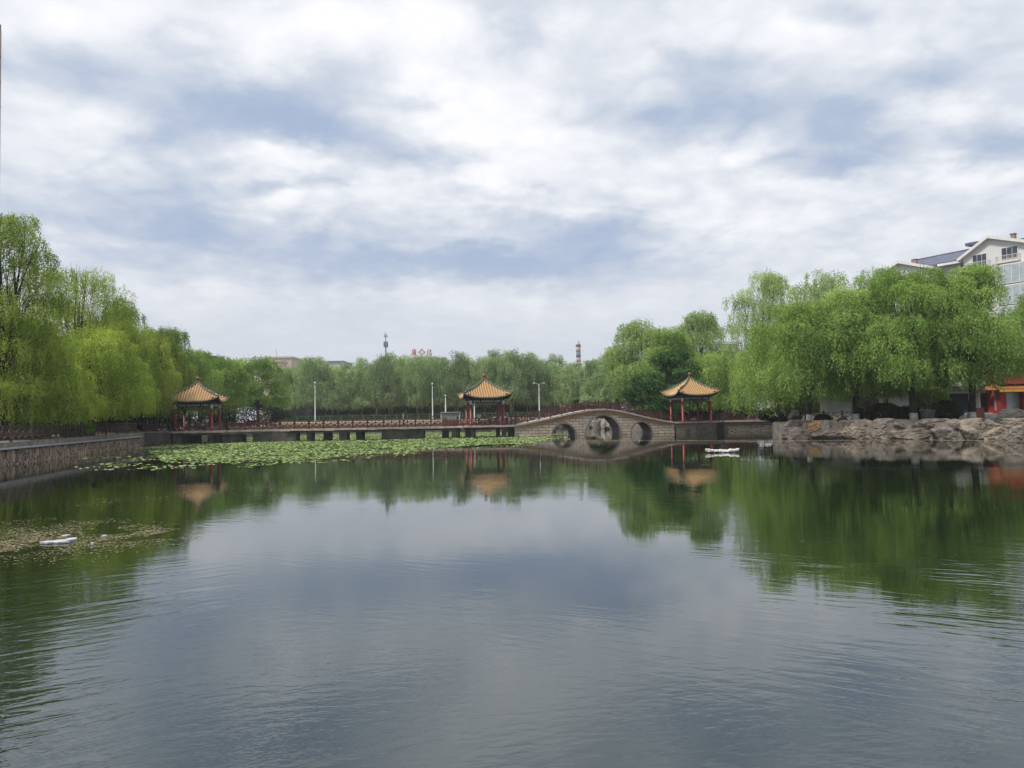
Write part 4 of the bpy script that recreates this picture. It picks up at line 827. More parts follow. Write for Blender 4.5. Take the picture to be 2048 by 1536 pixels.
for i, (x, Y, sc_) in enumerate(far):
    k = i % 5; o = protos[k] if not used[k] else copy_tree(protos[k]); used[k] = True
    ty = float(np.interp(x, [a for a, _ in tops], [c for _, c in tops]))+rnd.uniform(-14, 10)
    row = 'nearer' if Y < 195 else 'rear'; mk = min(marks, key=lambda q: abs(q[0]-x)); sd_ = 'left' if x < mk[0] else 'right'; same = sorted([q[0] for q in far if (q[1] < 195) == (Y < 195) and min(marks, key=lambda w_: abs(w_[0]-q[0])) == mk and (q[0] < mk[0]) == (x < mk[0])], reverse=x < mk[0])
    o['label'] = '%s willow to the %s of the %s in the %s far row' % (ORD[min(4, same.index(x))], sd_, mk[1], row)
    H = zat(x, ty, Y).z-2.25; o.location = at(x, Y, 2.25); o.rotation_euler.z = rnd.uniform(0, 6.28); s_ = H/14.5
    o.scale = (sc_*rnd.uniform(.9, 1.1), sc_*rnd.uniform(.9, 1.1), s_)
# --- hedges, shrubs
def hedge(name, label, x0, x1, Y, ybase, h, m, seed, n, zb=2.25, ln=.3, wd=.2):
    a = at(x0, Y, zb); c = at(x1, Y, zb)
    return shrub(name, label, (a+c)/2, (c.x-a.x)/2, .8, h, m, seed, n, ln, wd, 'hedge', None, True)
hedge('hedge', 'long low clipped hedge across the plaza in front of the far willows', 545, 1130, 178, 0, 1.15, 'hedge_a', 31, 26000)
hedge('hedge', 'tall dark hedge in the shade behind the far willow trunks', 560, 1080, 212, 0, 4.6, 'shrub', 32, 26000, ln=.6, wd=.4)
shrub('round_bush', 'dark round bush right of the pointed standing stone', at(1768, 74.6, ZG), 1.55, 1.3, 1.75, 'shrub', 33, 7000, group='clipped dark bushes')
shrub('round_bush', 'larger dark round bush between the big pot and the blue tub', at(1893, 72.5, ZG), 1.3, 1.2, 1.9, 'shrub', 34, 7000, group='clipped dark bushes')
shrub('round_bush', 'small dark bush above the orange rocks', at(1646, 77.5, ZG), .8, .7, .8, 'shrub', 35, 2500, group='clipped dark bushes')
shrub('round_bush', 'bluish green bush behind the second whitewashed trunk', at(1812, 78.5, ZG), 1.8, 1.2, 1.5, 'shrub_blue', 36, 6000, group='clipped dark bushes')
shrub('small_tree', 'light green shrub behind the big pot', at(1862, 79.5, ZG+1.2), 1.7, 1.3, 2.2, 'will_r', 37, 6000, ln=.2, wd=.1, cat='shrub')
shrub('bush', 'bright yellow green bush behind the quay railing near its middle', at(150, 69.5, ZG), 1.5, 1.2, 1.45, 'shrub_yellow', 38, 6000)
shrub('bush', 'bright yellow green bush near the left end of the quay railing', at(68, 63, ZG), 1.3, 1.2, 1.3, 'shrub_yellow', 39, 5000)
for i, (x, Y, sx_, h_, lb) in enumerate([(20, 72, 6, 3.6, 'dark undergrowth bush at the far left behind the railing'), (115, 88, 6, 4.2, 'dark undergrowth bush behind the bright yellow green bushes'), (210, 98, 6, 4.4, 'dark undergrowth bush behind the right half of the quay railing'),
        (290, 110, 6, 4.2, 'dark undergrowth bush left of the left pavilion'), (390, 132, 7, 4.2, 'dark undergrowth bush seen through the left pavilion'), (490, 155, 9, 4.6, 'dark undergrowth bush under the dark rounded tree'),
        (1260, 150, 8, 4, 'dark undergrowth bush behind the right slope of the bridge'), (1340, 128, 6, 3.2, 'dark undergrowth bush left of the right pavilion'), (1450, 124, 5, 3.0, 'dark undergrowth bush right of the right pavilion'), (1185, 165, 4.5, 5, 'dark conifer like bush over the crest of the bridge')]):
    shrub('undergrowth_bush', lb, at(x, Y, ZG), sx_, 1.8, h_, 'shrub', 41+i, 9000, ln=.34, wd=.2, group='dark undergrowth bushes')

# ------------------------------------------------------------------ far structures
def pbox(b, x0, x1, y0, y1, Y, depth, zbase=None):
    a = zat(x0, y0, Y); c = zat(x1, y0, Y); zt = a.z; zl = zbase if zbase is not None else zat((x0+x1)/2, y1, Y).z
    b.box(a.x, c.x, Y, Y+depth, zl, zt); return a, c, zt, zl
def building(name, label, x0, x1, ytop, Y, depth, m, wins=(), roofm=None, par=.5, z0=2.25):
    a = zat(x0, ytop, Y); c = zat(x1, ytop, Y); zt = (a.z+c.z)/2
    root = thing(name, label, 'building', (a.x, Y, z0)); MB().box(a.x, c.x, Y, Y+depth, z0, zt).build('wall', M[m], root, world=True)
    MB().box(a.x-.25, c.x+.25, Y-.25, Y+depth+.25, zt+.003, zt+par).build('roof', M[roofm or m], root, world=True)
    for wx0, wx1, wy0, wy1 in wins:
        p = zat(wx0, wy0, Y); q = zat(wx1, wy1, Y); fr_ = MB()
        fr_.box(p.x-.1, q.x+.1, Y-.06, Y+.02, q.z-.1, p.z+.1); wo = fr_.build('window', M['trim'], root, world=True)
        MB().box(p.x, q.x, Y-.1, Y-.055, q.z, p.z).build('pane', M['glass'], wo, world=True)
    return root
building('office_block', 'cream flat roofed block rising over the trees left of centre', 532, 583, 716, 262, 16, 'cream', [(567, 572, 721, 727)])
bb = building('office_block', 'lower cream wing in front of the cream flat roofed block', 520, 560, 724, 250, 8, 'cream')
o = MB().tube([zat(553, 720, 266), zat(553, 698, 266)], .06, 5).build('antenna_mast', M['steel']); tag(o, 'thin mast on top of the cream flat roofed block', 'mast')
building('office_block', 'pale low block half hidden behind trees right of the cream block', 618, 686, 726, 270, 14, 'render', [(636, 642, 730, 738), (650, 656, 730, 738)], 'steel', .7)
building('office_block', 'small roof corner peeking out above the trees left of the dome willow', 398, 414, 714, 200, 8, 'shade')
building('white_block', 'white building with dark windows seen through trees left of the middle pavilion', 872, 926, 764, 232, 14, 'render',
         [(884, 892, 780, 792), (898, 905, 780, 792), (884, 892, 800, 812), (898, 905, 800, 812), (911, 917, 780, 792), (911, 917, 800, 812)])
building('hospital_block', 'wide pale building below the red rooftop sign, mostly behind trees', 800, 890, 717, 300, 20, 'render')
building('grey_pavilion_block', 'low dark building with pale roof edge behind the trees left of the first lamp', 545, 622, 802, 196, 8, 'shade', roofm='concrete', par=.9)
b = MB(); a = at(1010, 214, 2.25); c = at(1120, 214, 2.25); b.box(a.x, c.x, 214, 214.2, 2.25, 6.4); o = b.build('hoarding', M['navy']); tag(o, 'navy blue hoarding behind the trees between middle pavilion and bridge', 'hoarding')
# pink building with sloping roof line
pr = thing('pink_building', 'pinkish tan building behind the crest of the humped bridge', 'building', tuple(at(1150, 222, 2.25)))
b = MB(); a = zat(1118, 812, 222); c = zat(1172, 770, 222); a2 = zat(1118, 790, 222)
b.add([(a.x, 222, 2.25), (c.x, 222, 2.25), (c.x, 222, c.z), (a.x, 222, a2.z), (a.x, 236, 2.25), (c.x, 236, 2.25), (c.x, 236, c.z), (a.x, 236, a2.z)], [(0,1,2,3),(7,6,5,4),(3,2,6,7),(1,5,6,2),(4,0,3,7)])
b.build('wall', M['pink'], pr, world=True)
MB().bar((a.x-.4, 221.7, a2.z+.2), (c.x, 221.7, c.z+.2), .8, .5).build('roof_edge', M['steel'], pr, world=True)
for i in range(5):
    for j in range(3):
        px = a.x+1.2+i*1.35; zz_ = 3.6+j*2.2
        if zz_+1.2 < a2.z-.5+(c.z-a2.z)*i/5: MB().box(px, px+.7, 221.9, 222.02, zz_, zz_+1.2).build('window', M['glass'], pr, world=True)
# rooftop sign
sg = Vector(zat(845, 716, 300)); YS = 299.0
def strokes(name, label, x0, x1, y0, y1, segs, wdt, cat='sign character'):
    root = MB(); A0 = zat(x0, y1, YS); A1 = zat(x1, y0, YS); W_ = A1.x-A0.x; H_ = A1.z-A0.z
    for (u0, v0, u1, v1) in segs: root.bar((A0.x+u0*W_, YS, A0.z+v0*H_), (A0.x+u1*W_, YS, A0.z+v1*H_), wdt, .25, (0, 1, 0))
    o = root.build(name, M['sign_red'], signroot, world=True); return o
signroot = thing('rooftop_sign', 'red rooftop sign of two characters around a diamond flower emblem', 'sign', tuple(sg))
kang = [(.45,1,.55,.9),(.12,.88,.97,.88),(.14,.88,.12,.4),(.12,.4,0,.02),(.32,.72,.85,.72),(.22,.56,.98,.56),(.32,.42,.85,.42),(.85,.72,.85,.42),(.57,.84,.57,.02),(.5,.34,.22,.1),(.32,.38,.42,.28),(.6,.32,.95,.05),(.86,.34,.68,.26)]
jia = [(.28,1,.05,.55),(.18,.75,.18,0),(.66,1,.66,.55),(.42,.82,.92,.82),(.35,.6,1,.6),(.45,.42,.88,.42),(.88,.42,.88,.06),(.45,.06,.88,.06),(.45,.42,.45,.06),(.45,.24,.88,.24)]
strokes('character', '', 823.5, 833, 698, 712, kang, .22)
strokes('character', '', 854, 864, 698, 713, jia, .22)
b = MB(); c = zat(843.5, 704.6, YS); rr_ = 1.35; pts = []
for k in range(48):
    t = 2*math.pi*k/48; d = 1/(abs(math.cos(t))+abs(math.sin(t))); rad_ = rr_*(d*.75+.25)*(1+.09*math.cos(4*t)**3); pts.append((c.x+rad_*math.cos(t), c.z+rad_*math.sin(t)))
vs = [(x, YS, z) for x, z in pts]+[(c.x+(x-c.x)*.70, YS, c.z+(z-c.z)*.70) for x, z in pts]; n = 48
b.add(vs+[(x, y+.25, z) for x, y, z in vs], [(i, (i+1) % n, n+(i+1) % n, n+i) for i in range(n)]+[(2*n+n+i, 2*n+n+(i+1) % n, 2*n+(i+1) % n, 2*n+i) for i in range(n)]+[(i, 2*n+i, 2*n+(i+1) % n, (i+1) % n) for i in range(n)]+[(n+i, n+(i+1) % n, 3*n+(i+1) % n, 3*n+i) for i in range(n)])
em = b.build('emblem', M['sign_red'], signroot, world=True)
b = MB()
for k in range(4):
    t = k*math.pi/2; b.tube([(c.x+.36*math.cos(t), YS, c.z+.36*math.sin(t)), (c.x+.36*math.cos(t), YS+.12, c.z+.36*math.sin(t))], .3, 12)
b.build('petals', M['white'], em, world=True)
b = MB()
for xx in (828, 843.5, 859): p = zat(xx, 712, YS); b.tube([(p.x-.5, YS+.1, p.z-2), (p.x-.4, YS+.1, p.z)], .06, 4); b.tube([(p.x+.5, YS+.1, p.z-2), (p.x+.4, YS+.1, p.z)], .06, 4)
b.build('support_frame', M['steel'], signroot, world=True)
# telecom tower
tp = zat(772, 735, 320); tt_ = thing('telecom_tower', 'slim grey telecom mast with antennas above the far trees', 'mast', (tp.x, 320, 2.25))
ztop = zat(772, 664, 320).z; MB().tube([(tp.x, 320, 2.25), (tp.x, 320, zat(772, 700, 320).z), (tp.x, 320, ztop)], [.55, .32, .08], 8).build('pole', M['steel'], tt_, world=True)
def zz2(y): return zat(772, y, 320).z
b = MB()
for k in range(6):
    a = k*math.pi/3; 
    for r_, y0, y1 in ((.8, 683, 693), (.75, 686, 695)): b.bar((tp.x+r_*math.cos(a), 320+r_*math.sin(a), zz2(y1)), (tp.x+r_*math.cos(a), 320+r_*math.sin(a), zz2(y0)), .22, .12)
    b.bar((tp.x, 320, zz2(687)), (tp.x+.8*math.cos(a), 320+.8*math.sin(a), zz2(687)), .08); b.bar((tp.x, 320, zz2(673)), (tp.x+.65*math.cos(a), 320+.65*math.sin(a), zz2(673)), .06)
for k in range(5):
    a = k*2*math.pi/5+.4; b.bar((tp.x+.65*math.cos(a), 320+.65*math.sin(a), zz2(675)), (tp.x+.65*math.cos(a), 320+.65*math.sin(a), zz2(667 if k % 2 else 670)), .2, .12)
b.build('antenna', M['steel'], tt_, world=True)
# chimney
cpnt = zat(1157.5, 740, 420); ch = thing('industrial_chimney', 'tall banded chimney stack with dark top right of centre', 'chimney', (cpnt.x, 420, 2.25))
zc_ = lambda y: zat(1157.5, y, 420).z
mb_ = [(760, 731, 'stack'), (731, 724, 'c_pale'), (724, 715, 'pinkband'), (715, 704, 'blueband'), (704, 694, 'stack')]
M['c_pale'] = mat('band_pale_green', (.34, .38, .35)); M['pinkband'] = mat('band_pink', (.4, .33, .32)); M['blueband'] = mat('band_blue', (.16, .19, .26)); M['topband'] = mat('band_dark', (.13, .125, .15))
for y0, y1, mm in mb_: MB().lathe([(1.27 if y0 < 750 else 1.35, (2.25 if y0 == 760 else zc_(y0))), (1.2, zc_(y1)-.01)], (cpnt.x, 420, 0), 16).build('painted_band', M[mm], ch, True, True)
MB().lathe([(1.22, zc_(694)), (1.4, zc_(693)), (1.35, zc_(690)), (1.15, zc_(688.5))], (cpnt.x, 420, 0), 16).build('stack_cap', M['topband'], ch, False, True)
b = MB(); b.tube([(cpnt.x, 420, zc_(688)), (cpnt.x, 420, zc_(680.5))], .12, 5); b.tube([(cpnt.x+.5, 420, zc_(688)), (cpnt.x+.5, 420, zc_(683))], .2, 5); b.build('antenna', M['steel'], ch, world=True)

# ------------------------------------------------------------------ lamps
def lamp(x, ytop, ybase, Y, label, kind, r=.12):
    p = at(x, Y, 2.25); zt = zat(x, ytop, Y).z; root = thing('street_lamp', label, 'street lamp', tuple(p), 0, 'white lamp posts on the plaza'); h = zt-2.25
    MB().lathe([(r*1.5, 0), (r*1.5, .25), (r*1.15, .3), (r*1.1, h*.62), (r*.75, h*.63), (r*.5, h-.05)], (0, 0, 0), 10).build('pole', M['metal_white'], root, True)
    b = MB(); b2 = MB()
    if kind == 2:
        for s in (-1, 1):
            b.tube([(0, 0, h-.15), (s*.5, 0, h+.1), (s*1.0, 0, h+.25)], [.06, .05, .04], 6)
            b2.lathe([(.06, -.12), (.24, -.08), (.2, .05), (.05, .1)], (s*1.15, 0, h+.22), 10)
    else:
        b.tube([(0, 0, h-.3), (0, 0, h+.05)], .08, 6); b2.lathe([(.08, .05), (.2, .12), (.22, .35), (.08, .5)], (0, 0, h), 10)
    b.build('bracket', M['metal_white'], root, True); b2.build('lamp_head', M['white'], root, True)
lamp(630.5, 768, 831, 176.5, 'white lamp post between the left trees and the far row', 1)
lamp(865.5, 770, 828, 176.5, 'white lamp post left of the see-through white building', 1)
lamp(891.5, 794, 828, 180, 'shorter white post in front of the white building', 1, .15)
lamp(949, 792, 826, 176.5, 'white post seen through the left half of the middle pavilion', 1)
lamp(1079, 768, 823, 176.5, 'white lamp post with two arms behind the left slope of the bridge', 2)
# thin fence in front of hedge
fl = thing('wire_fence', 'thin pale green wire fence in front of the clipped hedge', 'fence', tuple(at(840, 176.6, 2.25)))
b = MB(); x0_ = at(550, 176.6).x; x1_ = at(1125, 176.6).x
for z in (1.05, .6, .2): b.bar((x0_, 176.6, 2.25+z), (x1_, 176.6, 2.25+z), .035)
M['fence'] = mat('pale_green_paint', (.16, .26, .18)); b.build('rail', M['fence'], fl, world=True)
pb = None
for i in range(27):
    if pb is None: pb = MB().box(-.035, .035, -.035, .035, 0, 1.2).build('post', M['fence'], fl); o = pb
    else: o = bpy.data.objects.new('post', pb.data); COL.objects.link(o); o.parent = fl
    o.location = Vector((x0_+(x1_-x0_)*i/26, 176.6, 2.25))-fl.location

# ------------------------------------------------------------------ kiosk behind the middle pavilion
kp = at(902, 128+16, ZG); kr = thing('kiosk', 'small pale shelter with vertical slats left of the middle pavilion', 'kiosk', tuple(kp))
sc_ = 144/F; W_ = 40*sc_
b = MB()
for i in range(9): xx = -W_*.42+i*W_*.105; b.box(xx, xx+W_*.085, -1, -.95, .6, 1.98)
b.build('slat_curtain', M['kiosk_slat'], kr); MB().box(-W_*.5, W_*.52, -1.2, 1.2, 1.99, 2.12).build('canopy', M['panel'], kr)
MB().box(-W_*.42, W_*.5, -.95, 1, 0, .6).build('counter', M['board'], kr)
for s in (-1, 1): MB().box(s*W_*.46-.05, s*W_*.46+.05, -1.1, -1, 0, 1.98).build('post', M['trim'], kr)
b = MB(); b.tube([(-W_*.5, -1, 2.0), (-W_*.8, -1, 1.7), (-W_*.95, -1, 1.0), (-W_*.95, -1, 0)], .07, 6); b.tube([(-W_*.8, -1, 0), (-W_*.75, -1, 1.1), (-W_*.5, -1, 1.5)], .06, 6); b.build('side_frame', M['c_dark'], kr)

# ------------------------------------------------------------------ apartment block at right
U = Vector((.5325, -.8465, 0)); Wn = Vector((.8465, .5325, 0)); O = Vector((70.4, 120, ZG))
ab = thing('apartment_block', 'pale grey gabled apartment block with blue tiled roof above the right trees', 'building', tuple(O))
def A(u, w_, z): return U*u+Wn*w_+Vector((0, 0, z-ZG))
def quad(b, pts): b.add([A(*p) for p in pts], [tuple(range(len(pts)))])
def abox(b, u0, u1, w0, w1, z0, z1):
    b.add([A(u0,w0,z0),A(u1,w0,z0),A(u1,w1,z0),A(u0,w1,z0),A(u0,w0,z1),A(u1,w0,z1),A(u1,w1,z1),A(u0,w1,z1)], [(0,1,2,3),(7,6,5,4),(4,5,1,0),(5,6,2,1),(6,7,3,2),(7,4,0,3)])
b = MB(); abox(b, -13, 40, 2.2, 14, ZG, 26.1); b.build('wall', M['render'], ab)
RZ, EZ = 29.4, 26.1
b = MB(); quad(b, [(-8.6, 1.4, EZ), (41, 1.4, EZ), (41, 8, RZ), (-12.2, 8, RZ-.7)]); quad(b, [(-9, 14.6, EZ), (-12.2, 8, RZ-.7), (41, 8, RZ), (41, 14.6, EZ)])
rf = b.build('roof', M['blueroof'], ab)
b = MB(); b.bar(A(-12.2, 8, RZ-.65), A(41, 8, RZ+.05), .3, .2); b.bar(A(-8.6, 1.4, EZ-.02), A(.5, 1.4, EZ-.02), .25, .3); abox(b, -2.6, -.6, 7.2, 8.8, RZ, RZ+.45); b.build('ridge_trim', M['bluetrim'], rf)
def gable(u0, u1, ua, ze, za, w0, nm):
    b = MB()
    b.add([A(u0, w0, ZG), A(u1, w0, ZG), A(u1, w0, ze), A(ua, w0, za), A(u0, w0, ze), A(u0, 6, ZG), A(u0, 6, ze), A(u1, 6, ZG), A(u1, 6, ze), A(ua, 7.5, za)],
          [(0, 1, 2, 3, 4), (5, 0, 4, 6), (1, 7, 8, 2), (4, 3, 9, 6), (3, 2, 8, 9)])
    g_ = b.build('gable_bay', M['render'], ab)
    b = MB(); o_ = .55
    s1 = (za-ze)/(ua-u0); s2 = (za-ze)/(u1-ua)
    for (ux, zx) in ((u0-o_*1.2, ze-o_*s1*1.2), (u1+o_*1.2, ze-o_*s2*1.2)):
        p0, p1 = (ua, za), (ux, zx)
        b.add([A(p0[0], w0-.6, p0[1]), A(p1[0], w0-.6, p1[1]), A(p1[0], w0-.6, p1[1]+.45), A(p0[0], w0-.6, p0[1]+.45), A(p0[0], 7, p0[1]), A(p1[0], 7, p1[1]), A(p1[0], 7, p1[1]+.45), A(p0[0], 7, p0[1]+.45)],
              [(0,1,2,3),(3,2,6,7),(1,0,4,5),(2,1,5,6)])
    b.build('verge', M['trim'], g_); return g_
gable(.7, 11.8, 4.65, 26.0, 28.4, 0, 1); gable(-13.5, -4.3, -9.6, 25.3, 27.1, 0, 2)
for u_, z0_ in ((6.9, 28.3), (-8.4, 27.2)):
    b = MB(); abox(b, u_-.3, u_+.3, 2.2, 2.8, z0_-.8, z0_+.55); c0 = b.build('chimney', M['chimney'], rf); b = MB(); abox(b, u_-.38, u_+.38, 2.12, 2.88, z0_+.553, z0_+.65); b.build('cap', M['concrete'], c0)
def awin(u0, u1, z0, z1, bars=2, m='glass', w0=-.02):
    b = MB(); abox(b, u0-.06, u1+.06, w0-.05, w0+.03, z0-.06, z1+.06); fw = b.build('window', M['trim'], ab)
    n_ = bars+1; b = MB()
    for i in range(n_): abox(b, u0+(u1-u0)*i/n_+.03, u0+(u1-u0)*(i+1)/n_-.03, w0-.07, w0-.052, z0+.03, z1-.03)
    b.build('pane', M[m], fw)
def balc(u0, u1, z0, h=.95):
    b = MB(); 
    for z in (z0, z0+h): b.bar(A(u0, -.75, z), A(u1, -.75, z), .05); b.bar(A(u0, 0, z), A(u0, -.75, z), .05); b.bar(A(u1, 0, z), A(u1, -.75, z), .05)
    k = int((u1-u0)/.22)
    for i in range(k+1): u_ = u0+(u1-u0)*i/k; b.bar(A(u_, -.75, z0), A(u_, -.75, z0+h), .03)
    for i in range(4): b.bar(A(u0, -.75*i/4, z0), A(u0, -.75*i/4, z0+h), .03); b.bar(A(u1, -.75*i/4, z0), A(u1, -.75*i/4, z0+h), .03)
    bo = b.build('balcony', M['trim'], ab); b = MB(); abox(b, u0-.05, u1+.05, -.8, -.001, z0-.16, z0-.02); b.build('balcony_floor', M['cream'], bo)
awin(2.13, 4.18, 24.4, 26.25); awin(6.33, 8.54, 24.85, 26.55)
balc(1.7, 4.7, 24.1); balc(5.75, 8.9, 24.36)
for zf in (21.2, 18.1, 15.0, 11.9, 8.8, 5.7, 2.6):
    b = MB(); abox(b, 5.9, 11.3, -1.1, -.001, zf-.2, zf+2.75); wo = b.build('glazed_bay', M['trim'], ab)
    b = MB()
    for i in range(5): abox(b, 6.0+i*1.05, 6.0+i*1.05+.97, -1.13, -1.102, zf+.9, zf+2.6); abox(b, 6.0+i*1.05, 6.0+i*1.05+.97, -1.125, -1.102, zf-.05, zf+.8)
    for i in range(1): abox(b, 5.87, 5.898, -1.0, -.1, zf+.1, zf+2.6)
    b.build('pane', M['glass_pale'], wo); awin(1.6, 4.2, zf+.6, zf+2.4)
    for u_ in (-3.4, -1.2, -12.6, -9.8, -6.9): awin(u_, u_+1.6, zf+.6, zf+2.2, 1, 'glass', -.02 if u_ < -5 else 2.18)
awin(-.9, .2, 24.7, 25.6, 0, 'glass', 2.18)
b = MB(); b.bar(A(-4, 1.5, 25.9), A(.6, 1.5, 25.9), .6, .35); b.build('gutter', M['trim'], ab)

# ------------------------------------------------------------------ shops and gate building at right
sh = thing('shop_row', 'low white shop row with dark openings behind the right willows', 'building', tuple(at(1860, 97, ZG)))
a = at(1560, 97, ZG); c = at(2000, 93, ZG)
def sb(b, x0, x1, z0, z1, d=0., dep=.3):
    p = at(x0, 97-4*(x0-1560)/440, ZG); q = at(x1, 97-4*(x1-1560)/440, ZG); b.prism([(p.x, p.y-d), (q.x, q.y-d), (q.x, q.y-d+dep), (p.x, p.y-d+dep)], ZG+z0, ZG+z1)
b = MB(); sb(b, 1560, 2000, 0, 5.2, 0, 6); b.build('wall', M['render'], sh, world=True)
b = MB(); sb(b, 1555, 2004, 3.3, 3.9, 1.2, 1.19); b.build('canopy', M['shade'], sh, world=True)
for x0, x1 in ((1575, 1640), (1700, 1735), (1765, 1800), (1815, 1850), (1868, 1938), (1962, 1974)):
    b = MB(); sb(b, x0, x1, .7 if x0 > 1860 else .9, 3.0, .04, .03); b.build('opening', M['shade'], sh, world=True)
b = MB()
for x0 in (1860, 1940, 1955, 1980): sb(b, x0, x0+4, 0, 3.2, .35, .3)
b.build('pillar', M['trim'], sh, world=True)
b = MB(); sb(b, 1855, 2000, 0, .35, 1.6, 1.2); sb(b, 1855, 2000, .35, .62, 1.2, .8); b.build('steps', M['coping'], sh, world=True)
b = MB(); sb(b, 1655, 1712, .5, 2.7, .09, .04); b.build('pale_window', M['glass_pale'], sh, world=True)
o = shrub('undergrowth_bush', 'dark undergrowth bush between the long stranded willow and the white shop', at(1560, 95, ZG), 2.8, 1.2, 1.6, 'shrub', 66, 4000, ln=.25, wd=.14, group='dark undergrowth bushes')
# building behind right pavilion
b0 = building('glass_fronted_house', 'low grey glass fronted house behind the path right of the right pavilion', 1455, 1512, 797, 132, 8, 'shade', [(1460, 1468, 803, 820), (1472, 1481, 803, 820), (1485, 1493, 803, 820), (1497, 1506, 803, 820)], 'concrete', .3, ZG)
building('pale_house', 'pale house showing through the willows above the right pavilion', 1425, 1475, 688, 150, 10, 'render', [(1430, 1436, 694, 706), (1442, 1448, 694, 706), (1455, 1461, 694, 706)], None, .5, ZG)
# gate
gt = thing('gate_building', 'red traditional two tiered building with orange tiles at the right edge', 'building', tuple(at(2020, 90, ZG)))
GY = 90.0; gx0 = at(2002, GY).x; gx1 = gx0+14; s_ = GY/F
z_ = lambda y: zat(2025, y, GY).z
b = MB(); b.box(gx0+.4, gx1, GY+1, GY+8, ZG, z_(712)); b.build('wall', M['gatered'], gt, world=True)
b = MB(); b.box(gx0, gx1, GY+.95, GY+.99, ZG+.9, ZG+3.3); b.build('shop_glass', M['glass_pale'], gt, world=True)
for i in range(4):
    x_ = gx0+.05+i*2.75; MB().box(x_, x_+.75, GY, GY+.7, ZG, z_(778)).build('column', M['gatered'], gt, world=True)
def troof(zlo, zhi, y0, y1, ex):
    b = MB(); x0 = gx0-ex; n_ = int((gx1-x0)/.3)
    b.add([(x0, y0, zlo), (gx1, y0, zlo), (gx1, y1, zhi), (x0+ex*.8, y1, zhi), (x0, y1+3, zlo)], [(0, 1, 2, 3), (0, 3, 4)])
    o_ = b.build('roof', M['gatetile'], gt, world=True); b = MB()
    for i in range(n_): t_ = x0+i*.3+.1; tt2 = max(t_, x0+ex*.8); b.tube([(t_, y0-.05, zlo+.03), (tt2, y1, zhi+.03)], .075, 6)
    b.build('tile_rows', M['gatetile'], o_, True, world=True)
    b = MB(); b.box(x0-.05, gx1, y0-.12, y0-.06, zlo-.28, zlo-.02); b.build('eave_board', M['yellow'], o_, world=True)
troof(z_(702), z_(684), GY-.4, GY+2.5, .2); troof(z_(779), z_(768), GY-1, GY+.9, .6)
b = MB(); b.box(gx0, gx1, GY-.2, GY+.9, z_(768), z_(748)); b.build('frieze', M['gatered'], gt, world=True)
b = MB(); b.box(gx0-6, gx1, GY-1.2, GY+.9, ZG, ZG+.5); b.build('plinth', M['coping'], gt, world=True)
# sign board, tub, pot, parasol
sbp = at(1961, 84, ZG); sbd = thing('notice_board', 'red notice board with rows of pale writing below the right willow', 'notice board', tuple(sbp)); b = MB(); b.box(-.45, .45, -.04, .04, .15, 1.25); b.build('panel', M['board'], sbd)
b = MB()
rnd = random.Random(2)
for r_ in range(4):
    for i in range(6):
        x_ = -.34+i*.12; z1 = 1.08-r_*.2; b.box(x_, x_+.08, -.055, -.042, z1, z1+.02); b.box(x_+.03, x_+.05, -.0545, -.0425, z1-.06, z1+.05); b.box(x_+.005, x_+.075, -.054, -.0421, z1-.06, z1-.045)
b.build('writing', M['pink'], sbd); MB().box(-.4, -.36, -.03, .03, 0, .15).build('leg', M['steel'], sbd); MB().box(.36, .4, -.03, .03, 0, .15).build('leg', M['steel'], sbd)
tb_ = thing('wash_tub', 'bright blue plastic tub on the shop step', 'tub', tuple(at(1926, 90, ZG+.62))); MB().lathe([(.3, 0), (.36, .28), (.4, .3), (.4, .34), (.35, .34), (.3, .06)], (0, 0, 0), 16).build('bowl', M['blueplastic'], tb_, True)
pt = thing('plant_pot', 'big grey round pot on the rock wall beside a round bush', 'pot', tuple(at(1856, 71.0, ZG))); MB().lathe([(.35, 0), (.45, .2), (.6, .8), (.66, 1.0), (.7, 1.05), (.7, 1.12), (.6, 1.12), (.55, .95)], (0, 0, 0), 18).build('bowl', M['pot'], pt, True)
b = MB(); rnd = random.Random(4)
for i in range(18): a_ = rnd.uniform(0, 6.3); b.tube([(0.1*math.cos(a_), .1*math.sin(a_), .95), (.4*math.cos(a_), .4*math.sin(a_), 1.25+.3*rnd.random())], [.03, .01], 4)
b.build('dry_stems', M['twig'], pt)
ps = thing('parasol', 'small white parasol standing among the right willows', 'parasol', tuple(at(1772, 86, ZG))); hh = zat(1772, 782, 86).z-ZG
MB().tube([(0, 0, 0), (0, 0, hh)], .03, 6).build('pole', M['trim'], ps); MB().lathe([(.9, hh-.3), (.88, hh-.24), (.5, hh-.05), (.05, hh+.05)], (0, 0, 0), 8).build('canopy', M['c_white'], ps)
hs = thing('hose', 'thin pale hose looping over the rocks at the right end', 'hose', (0, 0, 0))
pts = [zat(2018, 857, 63.9), zat(2022, 866, 63.5), zat(2035, 872, 63.1), zat(2048, 873, 62.8), zat(2065, 872, 62.5)]; hs.location = pts[0]
b = MB(); b.tube(pts, .018, 6); b.build('tube', M['panel'], hs, True, True)

